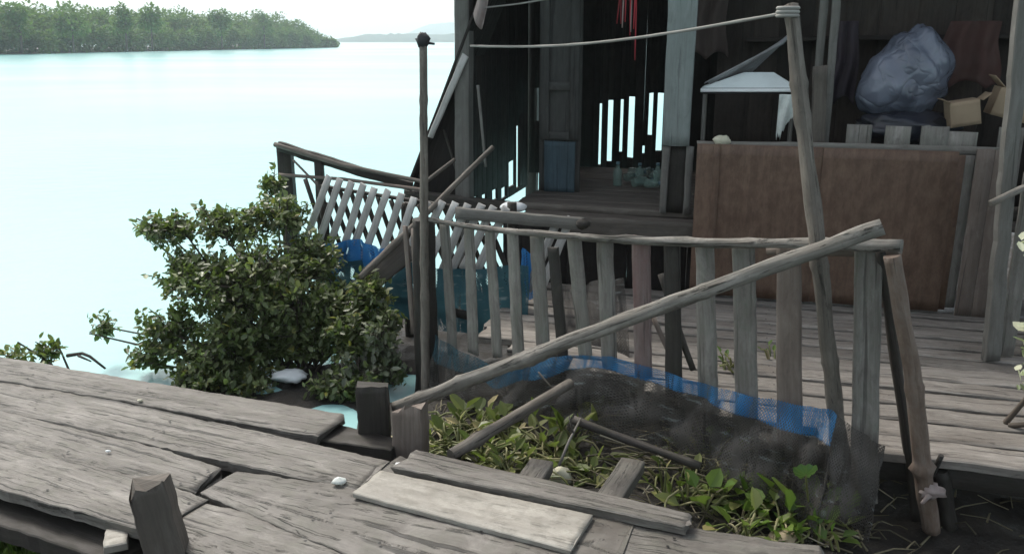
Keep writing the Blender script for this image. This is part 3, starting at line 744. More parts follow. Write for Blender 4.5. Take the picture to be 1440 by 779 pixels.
# ------------------------------------------------------------------ picket fence
fence = empty('picket_fence', FA.lerp(FB, .5) + V((0, 0, -.3)), 'leaning grey picket fence across the middle with a bare pole for its top rail', 'fence')
def fp(x, y, off=0): return at_plane(x, y, FA + FN*off, FB + FN*off)
PK = [(623, 317, 636, 500, 15, 0), (658, 320, 665, 498, 15, 0), (687, 322, 698, 503, 15, 0), (718, 326, 729, 505, 16, 0), (753, 331, 764, 505, 19, 0),
      (776, 352, 790, 505, 15, 1), (805, 333, 822, 505, 19, 0), (850, 337, 857, 520, 21, 0), (900, 338, 904, 530, 23, 2), (944, 341, 947, 560, 21, 1),
      (989, 342, 995, 580, 24, 0), (1043, 343, 1050, 610, 28, 0), (1108, 347, 1110, 640, 28, 3), (1221, 343, 1214, 705, 29, 0)]
for (x0, y0, x1, y1, wpx, mt) in PK:
    a = fp(x0, y0 - R(2, 5), .0); b = fp(x1, y1, .0)
    dist = (V((a.x, a.y, 0))).length/.985 + .05
    wd = wpx*dist/F*1.24
    m = MB(); m.board(b, a, wd*R(.95, 1.08), wd*R(.92, 1.03), .016, FD, -FN, wear=.003, warp=.004, rag=.014, rnd=R(.25, .9) if mt != 1 else .1, seg=20)
    o = m.build('picket', {0: W_PICK, 1: W_DARK, 2: W_PRED, 3: W_PBR}[mt], fence)
    if mt == 2: o['label'] = 'picket stained red at the top'
    if mt == 1: o['label'] = 'dark weathered picket'
for (x0, y0, x1, y1, wpx) in ((568, 318, 579, 470, 9), (580, 322, 588, 480, 8)):
    a = fp(x0, y0, .0); b = fp(x1, y1, .0); m = MB(); m.board(b, a, .035, .035, .015, FD, -FN, seg=12); m.build('picket', W_PBR, fence)
m = MB(); m.pole([fp(604, 309, -.04), fp(655, 318, -.035), fp(700, 324, -.035), fp(820, 334, -.035), fp(1000, 342, -.035), fp(1120, 343, -.035), fp(1268, 345, -.035)], .013, .024, knots=8, bump=.4, seg=70); m.build('rail', W_POLE, fence)
m = MB(); m.pole([fp(1080, 352, .035), fp(1266, 350, .035)], .022, .03, knots=2, bump=.2); m.build('rail', W_PBR, fence)
m = MB(); m.pole([fp(930, 385, .06), fp(975, 520, .06)], .017, .014, bend=.01); m.build('brace', W_DARK, fence)
m = MB(); m.pole([fp(918, 445, .05), fp(952, 520, .05)], .012, .012); m.build('brace', W_PBR, fence)
# nets along the foot of the fence
TOPL = [(612, 470), (640, 490), (700, 516), (740, 508), (800, 499), (860, 501), (950, 527), (1010, 545), (1060, 557), (1120, 568), (1166, 576), (1200, 602), (1245, 628)]
def topx(u):
    q = u*(len(TOPL)-1); i = min(int(q), len(TOPL)-2); f = q-i
    return TOPL[i][0] + (TOPL[i+1][0]-TOPL[i][0])*f, TOPL[i][1] + (TOPL[i+1][1]-TOPL[i][1])*f
def netpt(u, dz):
    x, y = topx(u)
    p = fp(x, y, -.035 - .02*math.sin(u*9))
    drop = dz
    belly = .09*(max(0, drop)/.35)**1.3*(.6 + .9*noise.noise(V((u*5, 2, 0))))
    q = p - FN*belly - UP*drop
    sw = u*26 + drop*9 + 2.2*noise.noise(V((u*6, drop*5, 1)))
    fold = .034*(abs(math.sin(sw))**.6 - .5) * min(1, drop*7+.15) + .02*noise.noise(V((u*22, drop*9, 0)))
    return q - FN*fold + FD*(.01*noise.noise(V((u*30, drop*15, 5))))
netr = empty('fishing_net', fp(900, 520) + UP*-.3, 'grey fishing net with a bright blue upper band along the fence foot', 'net')
def band(u): return (.095 + .03*math.sin(u*8+1) + .03*noise.noise(V((u*12, 0, 0))))*(1 if u < .8 else max(.0, 1-(u-.9)*8) if u > .9 else 1)
m = MB(); m.sheet(lambda u, v: netpt(u*.86, v*band(u*.86)), 130, 7, su=2.8, sv=.12); m.build('upper_band', NET_BL, netr)
def lower(u, v):
    b = band(u) if u < .86 else 0
    x = netpt(u, b - .004 + v*(.34 + .05*u + .05*noise.noise(V((u*9, 3, 3)))))
    g_ = gh(x.x, x.y) + .01
    return V((x.x, x.y, max(x.z, g_)))
m = MB(); m.sheet(lower, 170, 22, su=2.6, sv=.45); m.build('netting', NET_G, netr)

# posts, poles, ropes about the fence
def single(name, label, cat, mb, mat, group=None):
    return tag(mb.build(name, mat), label, cat, group)
m = MB(); p = V((-.505, 4.70, 0)); a = at_y(595, 308, 4.70)
m.pole([(p.x, 4.70, -.8), (p.x + .005, 4.70, .2), (a.x, 4.70, a.z)], .075, .062, sides=12, bump=.15, seg=30)
single('mooring_post', 'thick dark rotten post at the left end of the picket fence', 'post', m, W_DARK)
bp = empty('bamboo_pole', (p.x, 4.58, -.5), 'tall thin upright pole with a black wrapped tip in front of the dark post', 'pole')
a, b = at_y(595, 60, 4.58), at_y(598, 530, 4.58)
m = MB(); m.pole([(b.x, 4.58, -.7), b, a], .026, .021, knots=9, seg=70, bump=.16, rnd=1.6); m.build('shaft', W_BAMB, bp)
m = MB(); m.blob(a + UP*.01, .036, 1, 1, 1.1, .35, 3); m.pole([a, a + V((.06, 0, -.008))], .01, .006, sides=6); m.build('wrapped_tip', RUBBER, bp)
m = MB(); q0 = at_y(556, 574, 3.46); q1 = at_y(1241, 319, 2.93)
m.pole([q0, q0.lerp(q1, .5) + UP*.008, q1], .031, .029, knots=7, sides=12, bump=.26, seg=80, bend=.012)
single('diagonal_pole', 'long bare grey pole slanting across the front of the picket fence', 'pole', m, W_POLE)
m = MB(); m.pole([at_y(634, 640, 3.12), at_y(802, 539, 3.66)], .026, .024, knots=3, bump=.14)
m.pole([at_y(800, 540, 3.66), at_y(775, 545, 3.6), at_y(757, 523, 3.6)], .006, .004, sides=5)
single('short_pole', 'short grey pole lying over the weeds below the long diagonal pole', 'pole', m, W_BAMB)
m = MB(); l0 = at_y(1111, 8, 3.42); l1 = at_y(1150, 345, 3.14); l2 = at_y(1188, 700, 3.18)
m.pole([l0, l0.lerp(l1, .5), l1, l2, l2 + (l2-l1)*.2], .028, .034, knots=8, sides=12, bump=.26, seg=90)
single('leaning_post', 'tall leaning bare post with the clothesline tied to its top', 'post', m, W_BAMB)
rope = MB(); e0 = at_y(1108, 18, 3.4); e1 = at_plane(662, 65, hp(-3, .22, 0), hp(3, .22, 0))
pts = [e0.lerp(e1, k/10) - UP*(.05*math.sin(math.pi*k/10)) for k in range(11)]
rope.pole(pts, .007, .009, sides=6, seg=60, bump=.3)
for k in range(3): rope.pole([e0 + V((.04*math.cos(j*.7), .04*math.sin(j*.7), -.012 + .014*k)) for j in range(10)], .007, sides=5, seg=16)
single('clothesline', 'grey rope clothesline tied from the leaning post to the house corner', 'rope', rope, ROPE)
m = MB(); m.pole([hq(676, 12, .2), hq(730, 6, .3), hq(800, -6, .3)], .006, sides=5); single('thin_line', 'thin dark line strung high across the left of the doorway', 'cord', m, ROPE)
# props at the right end
m = MB(); m.pole([at_y(1254, 360, 3.0), at_y(1282, 520, 2.98), at_y(1303, 700, 3.02), at_y(1311, 745, 3.04)], .03, .034, knots=4, bump=.2, seg=50); single('brown_prop', 'reddish brown pole propping the right end of the fence rail', 'pole', m, W_BARK)
m = MB(); m.pole([at_y(1238, 352, 3.1), at_y(1256, 480, 3.12), at_y(1285, 690, 3.12), at_y(1288, 730, 3.12)], .019, .021, bump=.2); single('dark_prop', 'thin dark pole close behind the reddish brown prop', 'pole', m, W_DARK)
m = MB(); m.pole([at_y(1322, 660, 3.1), at_y(1335, 745, 3.12)], .03, .035, bump=.25)
m.pole([at_y(1310, 668, 3.05), at_y(1324, 640, 3.02)], .012, .01, sides=6)
single('stump', 'short wet stump at the foot of the reddish prop', 'stump', m, W_DARK)
m = MB(); m.blob(at_y(1312, 690, 2.99), .04, 1.2, .8, .7, .5, 3); m.pole([at_y(1308, 695, 2.97), at_y(1296, 708, 2.97)], .012, .006, sides=6); single('knotted_rag', 'pale rag knotted round the foot of the reddish prop', 'rag', m, CLOTHP)

# ------------------------------------------------------------------ lattice fence, handrail, sticks behind
LA, LB = V((-1.42, 5.72, 0)), V((.40, 4.93, 0))
LD = (LB-LA).normalized(); LN = V((-LD.y, LD.x, 0))
def lp(x, y, off=0): return at_plane(x, y, LA + LN*off, LB + LN*off)
lat = empty('lattice_fence', LA.lerp(LB, .5), 'crossed pale lath fence behind the shrub with blue net at its foot', 'fence')
tops = [(462, 248), (478, 252), (494, 256), (510, 260), (526, 264), (545, 268), (564, 273), (582, 278), (602, 283), (622, 284), (640, 285), (658, 287), (677, 288), (694, 290), (712, 292), (785, 306), (803, 306)]
for i, (x, y) in enumerate(tops):
    h_ = 118 if x < 600 else 95
    a = lp(x, y, -.02); b = lp(x - 42 + R(-5, 5), y + h_ + R(-6, 10), -.02)
    m = MB(); m.board(b, a,   .055, .05, .012, LD, -LN, seg=8, wear=.002); m.build('lath', W_LAT, lat)
    if x < 760 and i % 1 == 0:
        a = lp(x - 34, y + 4, .03); b = lp(x + 6 + R(-4, 4), y + h_, .03)
        m = MB(); m.board(b, a, .035, .035, .012, LD, -LN, seg=6, wear=.002); m.build('lath', W_DARK, lat)
m = MB(); m.pole([lp(452, 262, .01), lp(560, 279, .01), lp(640, 291, .01)], .013, sides=8); m.build('rail', W_DARK, lat)
m = MB(); m.board(lp(640, 300, -.05), lp(818, 316, -.05), .07, .07, .04, UP, -LN, seg=16); m.build('rail', W_HPOST, lat)
m = MB(); m.blob(lp(820, 315, -.06), .035, 1.2, 1, .9, .3); m.build('rail_knob', W_DARK, lat)
m = MB(); m.board(lp(440, 388, -.05), lp(760, 470, -.05), .06, .06, .05, UP, -LN, seg=16); m.build('base_beam', W_DARK, lat)
for x in (455, 570, 720): 
    a = lp(x, 285, .06); m = MB(); m.pole([a, (a.x, a.y, -1.0)], .03, sides=8); m.build('post', W_DARK, lat)
def bnet(x0, x1, y0, y1, off, seed):
    def f(u, v):
        p = lp(x0 + (x1-x0)*u, (y0[0] + (y0[1]-y0[0])*u)*(1-v) + (y1[0] + (y1[1]-y1[0])*u)*v + 5*math.sin(u*9+seed), off)
        return p + LN*(.02*math.sin(u*30) + .02*noise.noise(V((u*9, v*4, seed))))
    return f
ln_ = empty('blue_net', lp(600, 420), 'blue and teal net hung along the foot of the crossed lath fence', 'net')
m = MB(); m.sheet(bnet(456, 560, (338, 346), (380, 384), -.05, 1), 30, 8, su=.5, sv=.2); m.build('bright_part', NET_B, ln_)
m = MB(); m.sheet(bnet(448, 745, (366, 378), (430, 480), -.06, 2), 60, 12, su=1.5, sv=.4); m.build('faded_part', NET_T, ln_)
m = MB(); m.sheet(bnet(733, 756, (352, 352), (418, 418), -.03, 3), 6, 8, su=.2, sv=.3); m.build('hanging_end', NET_B, ln_)

hrl = empty('handrail', (-1.7, 6.3, -.5), 'broken timber handrail with a heavy post at the water side', 'handrail')
m = MB(); a = at_y(398, 206, 6.3); m.board((a.x, 6.3, -1.1), a, .11, .1, .1, (1, 0, 0), (0, -1, 0), seg=20, rag=.02); m.build('post', W_DARK, hrl)
m = MB(); a = at_y(447, 228, 6.15); m.board((a.x, 6.15, -1.1), a, .07, .06, .06, (1, 0, 0), (0, -1, 0), seg=16); m.build('post', W_DARK, hrl)
m = MB(); m.board(at_y(390, 206, 6.25), at_y(580, 263, 5.98), .075, .06, .05, UP, (0, -1, 0), seg=20, warp=.01); m.build('rail', W_DARK, hrl)
m = MB(); m.pole([at_y(386, 203, 6.22), at_y(480, 232, 6.1), at_y(600, 257, 5.9)], .018, .014, bump=.2); m.build('rail', W_BAMB, hrl)
m = MB(); m.pole([at_y(392, 246, 6.24), at_y(480, 252, 6.1), at_y(600, 268, 5.92)], .013, sides=7); m.build('rail', W_PBR, hrl)
m = MB(); m.pole([at_y(412, 225, 6.2), at_y(448, 262, 6.1)], .008, sides=6); m.build('brace', W_PBR, hrl)
m = MB(); m.pole([at_y(505, 392, 4.95), at_y(600, 300, 5.25), at_y(693, 207, 5.6)], .022, .016, knots=4, bump=.15); single('slanting_pole', 'slender pole slanting up to the house corner behind the tall thin pole', 'pole', m, W_BAMB)
m = MB(); m.pole([at_y(596, 258, 5.8), at_y(640, 224, 5.85)], .014, .012); single('upper_stick', 'short stick slanting beside the house corner post', 'stick', m, W_BAMB)
m = MB(); m.pole([at_y(624, 182, 6.2), at_y(642, 240, 6.1)], .011, .01); single('dark_stick', 'thin dark stick leaning inside the sloping side sheet', 'stick', m, W_DARK)
m = MB(); m.pole([at_y(672, 120, 6.0), at_y(683, 235, 6.0)], .011, .01); single('grey_stick', 'thin grey stick leaning just right of the house corner post', 'stick', m, W_HPOST)
m = MB(); m.board(at_y(520, 392, 5.05), at_y(576, 345, 5.15), .16, .17, .02, (.6, .5, .9), None, seg=10); single('leaning_board', 'broad dark board leaning below the slanting pole', 'board', m, W_DARK)
# foam lump behind the lath fence by the porch
m = MB(); m.blob(at_y(722, 291, 5.55), .075, 1.2, .8, .45, .15); single('foam_float', 'white foam float wedged between lath fence and porch', 'float', m, FOAM)

# ------------------------------------------------------------------ board fence at the right edge
bf_ = empty('board_fence', at_z(1398, 508, 0), 'grey vertical board fence with a tall post at the right edge of the deck', 'fence')
a = at_y(1420, 0, 4.12); b = at_z(1396, 508, .005)
m = MB(); m.board(b, (a.x + .06, 4.14, 2.3), .075, .07, .05, (1, 0, 0), (0, -1, 0), seg=40, warp=.012, wear=.006); m.build('post', W_HPOST, bf_)
for k in range(9):
    x = b.x + .10 + .135*k; y = 4.2 + .01*k; m = MB()
    m.board((x, y, .01), (x + R(-.015, .015), y, R(.92, 1.08) + .04*k), .085, .085, .018, (1, 0, 0), (0, -1, 0), seg=14, rnd=R(.2, .8)); m.build('board', W_PICK, bf_)
m = MB(); m.pole([at_y(1392, 287, 4.0), at_y(1440, 264, 4.0), at_y(1560, 240, 4.05)], .017); m.build('rail', W_POLE, bf_)
m = MB(); m.board((b.x, 4.23, .75), (b.x + 1.4, 4.25, .8), .07, .07, .03, UP, (0, -1, 0), seg=10); m.build('cross_rail', W_DARK, bf_)

# ------------------------------------------------------------------ near walkway
walk = empty('plank_walkway', at_z(400, 660, -.3), 'broad weathered plank walkway in the foreground with gaping joints', 'walkway')
def qboard(mb, fl_, fr_, nr_, nl_, z, th=.045, **kw):
    """board whose top face has the four given picture corners at height z"""
    fl_, fr_, nr_, nl_ = (at_z(*q, z) for q in (fl_, fr_, nr_, nl_))
    a = (fl_+nl_)/2; b = (fr_+nr_)/2
    mb.board(a, b, (fl_-nl_).length, (fr_-nr_).length, th, fl_ - nl_, UP, **kw)
def wp(fl_, fr_, nr_, nl_, z=0.0, mat=W_DECK, **kw):
    m = MB(); d = dict(seg=90, wear=.011, warp=.005, rag=.05, chamf=.003); d.update(kw)
    qboard(m, fl_, fr_, nr_, nl_, z, **d)
    A_, B_, C_, D_ = (at_z(*q, z + .007) for q in (fl_, fr_, nr_, nl_))
    for t_ in (.35, .62, .975):
        for v_ in (.2, .55, .85):
            if random.random() < .75: m.nail((A_.lerp(B_, t_)).lerp(D_.lerp(C_, t_), v_ + R(-.06, .06)) + V((R(-.02, .02), 0, 0)))
    return m.build('plank', mat, walk)
wp((-140, 484), (488, 583), (447, 612), (-140, 503), z=.004, rnd=.45)
wp((-140, 509), (552, 648), (494, 687), (-140, 535), z=0, rnd=.62)
wp((-140, 541), (316, 659), (264, 688), (-140, 571), z=-.002, rnd=.5)
wp((334, 663), (1010, 803), (700, 819), (278, 692), z=0.0, rnd=.35)
wp((-140, 577), (282, 701), (222, 752), (-140, 622), z=-.004, rnd=.72)
wp((294, 706), (800, 845), (560, 880), (214, 752), z=-.006, rnd=.55)
wp((845, 724), (1215, 792), (1100, 812), (800, 775), z=-.004, rnd=.2)
wp((552, 640), (850, 728), (800, 776), (500, 690), z=-.012, rnd=.1, mat=W_DECK)
m = MB(); qboard(m, (-140, 626), (196, 758), (180, 795), (-140, 668), -.09, th=.07, seg=30, wear=.01); m.build('edge_beam', W_DARK, walk)
m = MB(); m.pole([at_z(-140, 690, -.14), at_z(160, 770, -.16), at_z(230, 800, -.17)], .05, .045, bump=.2); m.build('log_bearer', W_DARK, walk)
for (x0, y0, x1, y1) in ((890, 646, 850, 705), (762, 646, 735, 685)):
    a, b = at_z(x0, y0, -.05), at_z(x1, y1, -.05); d = (b-a).normalized()
    m = MB(); m.board(a, b + d*.5, .10, .10, .05, V((-d.y, d.x, 0)), UP, seg=14); m.build('crossbeam', W_DECK, walk)
for (x, y) in ((80, 560), (320, 600), (150, 640), (700, 700), (1000, 760)):
    a = at_z(x, y, -.1); m = MB(); m.pole([a, a + V((0, 0, -.7))], .05, sides=9); m.build('pile', W_DARK, walk)
for (x0, y0, x1, y1) in ((20, 520, -40, 640), (430, 585, 360, 720)):
    a, b = at_z(x0, y0, -.05), at_z(x1, y1, -.05); d = (b-a).normalized()
    m = MB(); m.board(a, b, .09, .09, .08, V((-d.y, d.x, 0)), UP, seg=10); m.build('crossbeam', W_DARK, walk)
m = MB(); qboard(m, (544, 664), (841, 724), (795, 771), (487, 690), .022, th=.02, seg=40, wear=.002, warp=.003, rag=.006, chamf=.003); single('pale_board', 'pale cream board lying loose on the near walkway', 'board', m, W_PALE)
m = MB(); qboard(m, (560, 631), (972, 722), (962, 741), (582, 655), .034, th=.035, seg=50, rag=.03); single('edge_plank', 'long grey plank laid along the far edge of the near walkway', 'plank', m, W_DECK)
# stub post at the near edge
sp = MB(); a = at_y(204, 690, 2.42); b = at_y(228, 779, 2.42)
sp.board(b + (b-a)*1.2, a, .125, .115, .085, (1, .15, 0), (.15, -1, 0), seg=24, wear=.006, rag=.05, warp=.006, slant=.01)
single('post_stub', 'broken square post stub leaning at the near edge of the walkway', 'post', sp, W_FLOOR)
m = MB(); a = at_y(522, 545, 3.36); m.board((a.x, 3.36, -.5), a, .145, .125, .10, (1, .1, 0), (0.1, -1, 0), seg=20, rag=.05, wear=.01, slant=-.008); single('dark_stump', 'dark sawn post stump left of the diagonal pole foot', 'stump', m, W_DARK)
m = MB(); a = at_y(570, 578, 3.22); m.board((a.x-.02, 3.25, -.5), a, .15, .135, .085, (1, -.3, 0), (-.3, -1, 0), seg=20, rag=.06, wear=.012, slant=.01); single('brown_stump', 'brown split stump under the foot of the diagonal pole', 'stump', m, W_PBR)
m = MB(); qboard(m, (455, 596), (560, 618), (556, 634), (462, 618), -.03, th=.05, seg=10); single('rotten_block', 'dark rotten timber block at the broken end of the far plank', 'block', m, W_DARK)
# chips on the boards
for (x, y, s_, lab, mat) in ((152, 634, .008, 'white pebble on the middle plank of the near walkway', FOAM), (197, 563, .010, 'pale splinter by the far gap of the near walkway', LEAF and STONE), (477, 676, .022, 'grey broken chip at the end of a walkway plank', CLOTHW), (560, 652, .009, 'white scrap beside the pale loose board', FOAM)):
    m = MB(); m.blob(at_z(x, y, .012), s_, 1.3, .9, .6, .5, 3, 10, 6); single('wood_chip', lab, 'chip', m, mat)
m = MB(); qboard(m, (158, 742), (182, 738), (176, 762), (136, 770), -.03, th=.03, seg=5); single('sawn_block', 'pale sawn block end wedged beside the post stub', 'block', m, W_PALE)

# ------------------------------------------------------------------ shrubs
def shrub(name, label, stems, twigs, leaf_l, lobes, mat=LEAF, per=11, base=None, group=None):
    """stems grow from base to lobes; rosettes of leaves on twigs spread through the lobes"""
    root = empty(name, base, label, 'shrub', group)
    base = V(base); wd = MB(); lf = MB()
    for (c, rad, n) in lobes:
        c = V(c)
        for _ in range(stems):
            mid = base.lerp(c, .5) + V((R(-.15, .15), R(-.15, .15), R(-.05, .12)))
            wd.pole([base + V((R(-.12, .12), R(-.12, .12), 0)), mid, c + V((R(-.1, .1), R(-.1, .1), R(-.1, .1)))], .013, .005, sides=5, seg=8, cap=False)
        for _ in range(n):
            d = V((random.gauss(0, 1), random.gauss(0, 1), random.gauss(0, 1))).normalized()
            q = c + V((d.x*rad[0], d.y*rad[1], d.z*rad[2]))*(R(.25, 1)**.5)*R(.8, 1.1)
            out = (d + V((0, 0, .55)) + V((R(-.5, .5), R(-.5, .5), R(-.3, .3)))).normalized()
            s0 = q - out*R(.07, .16)
            wd.pole([c.lerp(s0, R(.35, .6)), s0, q], .004, .002, sides=4, seg=3, cap=False)
            tone = min(.93, max(0, random.gauss(.42, .2)))
            tw = (out + V((R(-.6, .6), R(-.6, .6), R(-.5, .3)))).normalized()
            for k in range(per):
                t_ = (k + R(0, 1))/per
                a = k*2.4 + R(-.7, .7)
                side = tw.orthogonal().normalized(); s2 = tw.cross(side)
                dd = (side*math.cos(a) + s2*math.sin(a))*R(.6, 1.1) + tw*R(-.1, .8) + V((0, 0, R(-.3, .35)))
                p_ = q - tw*(.13*(1-t_)) + V((R(-.012, .012), R(-.012, .012), R(-.012, .012)))
                L_ = leaf_l*R(.45, 1.25)
                nrm = V((R(-.7, .7), R(-.7, .7), 1.0))
                lf.leaf(p_, dd, nrm, L_, L_*R(.5, .66), fold=R(0, .3), droop=R(-.05, .25), rnd=min(.999, max(0, tone + random.gauss(0, .15) + (.6 if random.random() < .02 else 0))))
    wd.build('stem', TWIG, root); lf.build('foliage', mat, root)
    return root
def L3(x, y, Y, rx, ry, rz, n): return (at_y(x, y, Y), (rx, ry, rz), n)
shrub('mangrove_shrub', 'large rounded mangrove shrub growing from the water beyond the walkway', 2, 1, .05,
      [L3(240, 320, 5.4, .22, .2, .12, 40), L3(320, 312, 5.4, .28, .25, .16, 60), L3(392, 300, 5.5, .24, .25, .2, 60), L3(270, 385, 5.2, .28, .3, .2, 75),
       L3(370, 385, 5.2, .35, .35, .25, 110), L3(440, 360, 5.4, .24, .25, .2, 60), L3(480, 430, 5.1, .27, .25, .2, 85), L3(240, 455, 5.1, .25, .25, .17, 55),
       L3(340, 465, 5.0, .33, .3, .2, 110), L3(435, 470, 4.98, .3, .25, .17, 100), L3(210, 495, 5.0, .16, .2, .1, 22), L3(300, 522, 4.85, .3, .25, .1, 70),
       L3(335, 535, 4.75, .25, .2, .1, 45), L3(484, 540, 4.65, .25, .2, .09, 45), L3(384, 258, 5.9, .10, .1, .14, 16), L3(215, 318, 5.45, .14, .15, .07, 20), L3(148, 455, 5.2, .07, .1, .12, 11), L3(525, 405, 5.0, .16, .2, .14, 40), L3(540, 450, 4.9, .14, .15, .14, 34), L3(500, 470, 4.85, .22, .2, .17, 80), L3(365, 405, 5.15, .62, .4, .36, 190), L3(330, 490, 4.95, .55, .3, .2, 120), L3(540, 520, 4.72, .13, .15, .08, 24), L3(415, 425, 5.0, .3, .25, .25, 70)],
      base=(-1.35, 5.1, -.6), per=15)
shrub('river_bush', 'sparse leafy bush in the shallows beside the dark mooring post', 1, 1, .055,
      [L3(535, 470, 4.75, .14, .18, .14, 36), L3(505, 520, 4.65, .2, .2, .12, 34), L3(552, 510, 4.7, .10, .15, .12, 16)], base=(-.85, 4.85, -.6), per=8, mat=leafmat('pale_shrub_leaf', (.07, .09, .05), (.16, .185, .12), (.34, .36, .27), trans=.3, rough=.35))
shrub('shore_weed', 'small pale green weed at the far left edge of the walkway', 2, 1, .05,
      [L3(68, 490, 4.55, .09, .1, .05, 16), L3(20, 497, 4.5, .12, .1, .03, 8)], mat=HYAY, base=(-2.55, 4.55, -.5), per=8)
m = MB(); m.pole([at_y(95, 500, 4.5), at_y(120, 496, 4.45), at_y(148, 518, 4.4)], .012, .006, sides=6); m.pole([at_y(110, 500, 4.45), at_y(128, 508, 4.42)], .008, .004, sides=5); single('driftwood_twig', 'dark forked twig beside the shore weed', 'twig', m, W_DARK)
shrub('edge_plant', 'pale leafed plant reaching in at the right edge by the board fence', 1, 1, .06,
      [L3(1464, 345, 3.35, .05, .06, .05, 9), L3(1474, 470, 3.3, .09, .1, .12, 22), L3(1470, 530, 3.3, .08, .08, .05, 14), L3(1505, 420, 3.35, .12, .12, .2, 30)],
      mat=leafmat('pale_variegated_leaf', (.2, .27, .12), (.45, .5, .32), (.65, .66, .5), trans=.3), base=(2.25, 3.3, .0), per=8)
fo = at_z(407, 528, -.35)
m = MB(); m.blob(fo, .085, 1.25, .8, .42, .3, 2.2, 18, 10); single('foam_block', 'white foam block caught at the foot of the mangrove shrub', 'foam', m, FOAM)

# ------------------------------------------------------------------ water hyacinth, reeds, grass
def hyacinth(p, n, size, label, group, mat, flat=.5, sizeleaf=1):
    p = V(p); root = empty('water_hyacinth', p, label, 'plant', group)
    st = MB(); lf = MB()
    for k in range(n):
        a = R(0, 6.28); tilt = R(.25, 1.25)*flat*1.6
        d = V((math.cos(a)*math.sin(tilt), math.sin(a)*math.sin(tilt), math.cos(tilt)))
        L_ = size*R(.5, 1.15)
        b = p + V((R(-.04, .04), R(-.04, .04), R(-.01, .01)))
        mid = b + d*(L_*.55) + V((0, 0, .02)); e = b + d*L_ + V((0, 0, -.02*flat))
        st.pole([b, mid, e], R(.005, .008), .004, sides=5, seg=5, cap=False, rnd=min(.98, R(.1, 1.05)))
        ld = (d + V((R(-.5, .5), R(-.5, .5), R(-.2, .4)))).normalized()
        S = size*R(.28, .48)*sizeleaf
        lf.leaf(e, ld, V((R(-.5, .5), R(-.5, .5), 1)), S, S*(R(.35, .75) if sizeleaf < 1.5 else R(.6, .95)), fold=.35, rnd=min(.99, max(0, random.gauss(.5, .28))))
    for k in range(4 if flat > .4 and size > .1 and group else 0):
        a = R(0, 6.28); L_ = size*R(1.0, 2.2); d = V((math.cos(a), math.sin(a)*.7, 0))
        e = p + d*L_; e.z = max(e.z, gh(e.x, e.y)) + R(.0, .04)
        st.pole([p, p.lerp(e, .35) + UP*size*R(.2, .55), p.lerp(e, .7) + UP*size*R(.15, .4) + V((-d.y, d.x, 0))*R(-.04, .04), e], R(.005, .009), .004, sides=5, seg=9, cap=False, rnd=R(.3, 1))
        if random.random() < .6:
            S = size*R(.4, .6)*sizeleaf; lf.leaf(e, (d + V((R(-.4, .4), R(-.4, .4), R(0, .5)))).normalized(), V((R(-.4, .4), R(-.4, .4), 1)), S, S*R(.5, .85), fold=.3, rnd=min(.999, R(.2, 1.05)))
    st.build('stem', STALK, root); lf.build('foliage', mat, root)
def hy_at(x, y, z=-.3):
    q = at_z(x, y, z); return V((q.x, q.y, gh(q.x, q.y) + .005))
la = 'yellow-green water hyacinth in the tangle below the long diagonal pole'; ga = 'water hyacinths below the diagonal pole'
for (x, y) in ((628, 585), (645, 600), (665, 590), (640, 620), (690, 585), (720, 600), (745, 620), (765, 600), (785, 625), (710, 640), (820, 640), (840, 655), (760, 650), (675, 625), (800, 605), (655, 575), (725, 660), (620, 605)):
    hyacinth(hy_at(x, y + 18), random.choice((5, 8, 12)), R(.12, .22), la, ga, HYAY, .75, 1.35)
lb_ = 'green water hyacinth in the clump beside the right end of the near walkway'; gb = 'water hyacinths at the walkway end'
for (x, y) in ((1000, 700), (1030, 685), (1055, 712), (1080, 690), (1095, 720), (1125, 705), (1150, 728), (1115, 740), (1165, 750), (1010, 670), (1050, 735)):
    hyacinth(hy_at(x, y + 12), random.choice((6, 10, 14)), R(.09, .16), lb_, gb, HYA, .6, 1.7)
lc = 'ragged olive water hyacinth between the plank stub and the net'; gc = 'water hyacinths by the plank stub'
for (x, y) in ((930, 655), (950, 635), (975, 660), (990, 640), (965, 690), (1000, 625), (940, 680)):
    hyacinth(hy_at(x, y + 10), random.choice((3, 5, 7)), R(.13, .2), lc, gc, HYAY, .5)
hyacinth(at_z(1024, 520, 0), 7, .13, 'bright green plant growing up between the deck planks behind the fence', None, HYA, .6)
hyacinth(at_z(1085, 505, 0), 4, .09, 'small sprout on the deck behind the widest pickets', None, HYA, .5)
# one big round leaf standing up
rl = empty('round_leaf_plant', hy_at(1140, 715), 'single plant with one large round blue-green leaf on a thin stalk', 'plant')
q = at_y(1133, 667, 2.95)
m = MB(); m.pole([hy_at(1140, 720), q], .005, .004, sides=6); m.build('stem', STALK, rl)
m = MB()
def blade(u, v):
    a = .18 + u*(6.2832 - .36) - 1.57
    r = v*(.046 + .004*math.sin(a*3) + .003*noise.noise(V((u*9, 0, 0))))
    rib = .0025*math.cos(a*9)*v
    return q + V((math.cos(a)*r, -.55*math.sin(a)*r*.6 + .012*v*v + rib, math.sin(a)*r*.8 + .010*v*v + rib))
m.sheet(blade, 54, 6)
for k in range(len(m.r)): m.r[k] = .35 + .35*math.cos(((k//7)/54)*6.2832*9) * (.4 + .6*((k % 7)/6))
m.build('leaf_blade', leafmat('round_leaf_green', (.045, .12, .04), (.065, .155, .05), (.12, .21, .08), trans=.25), rl)
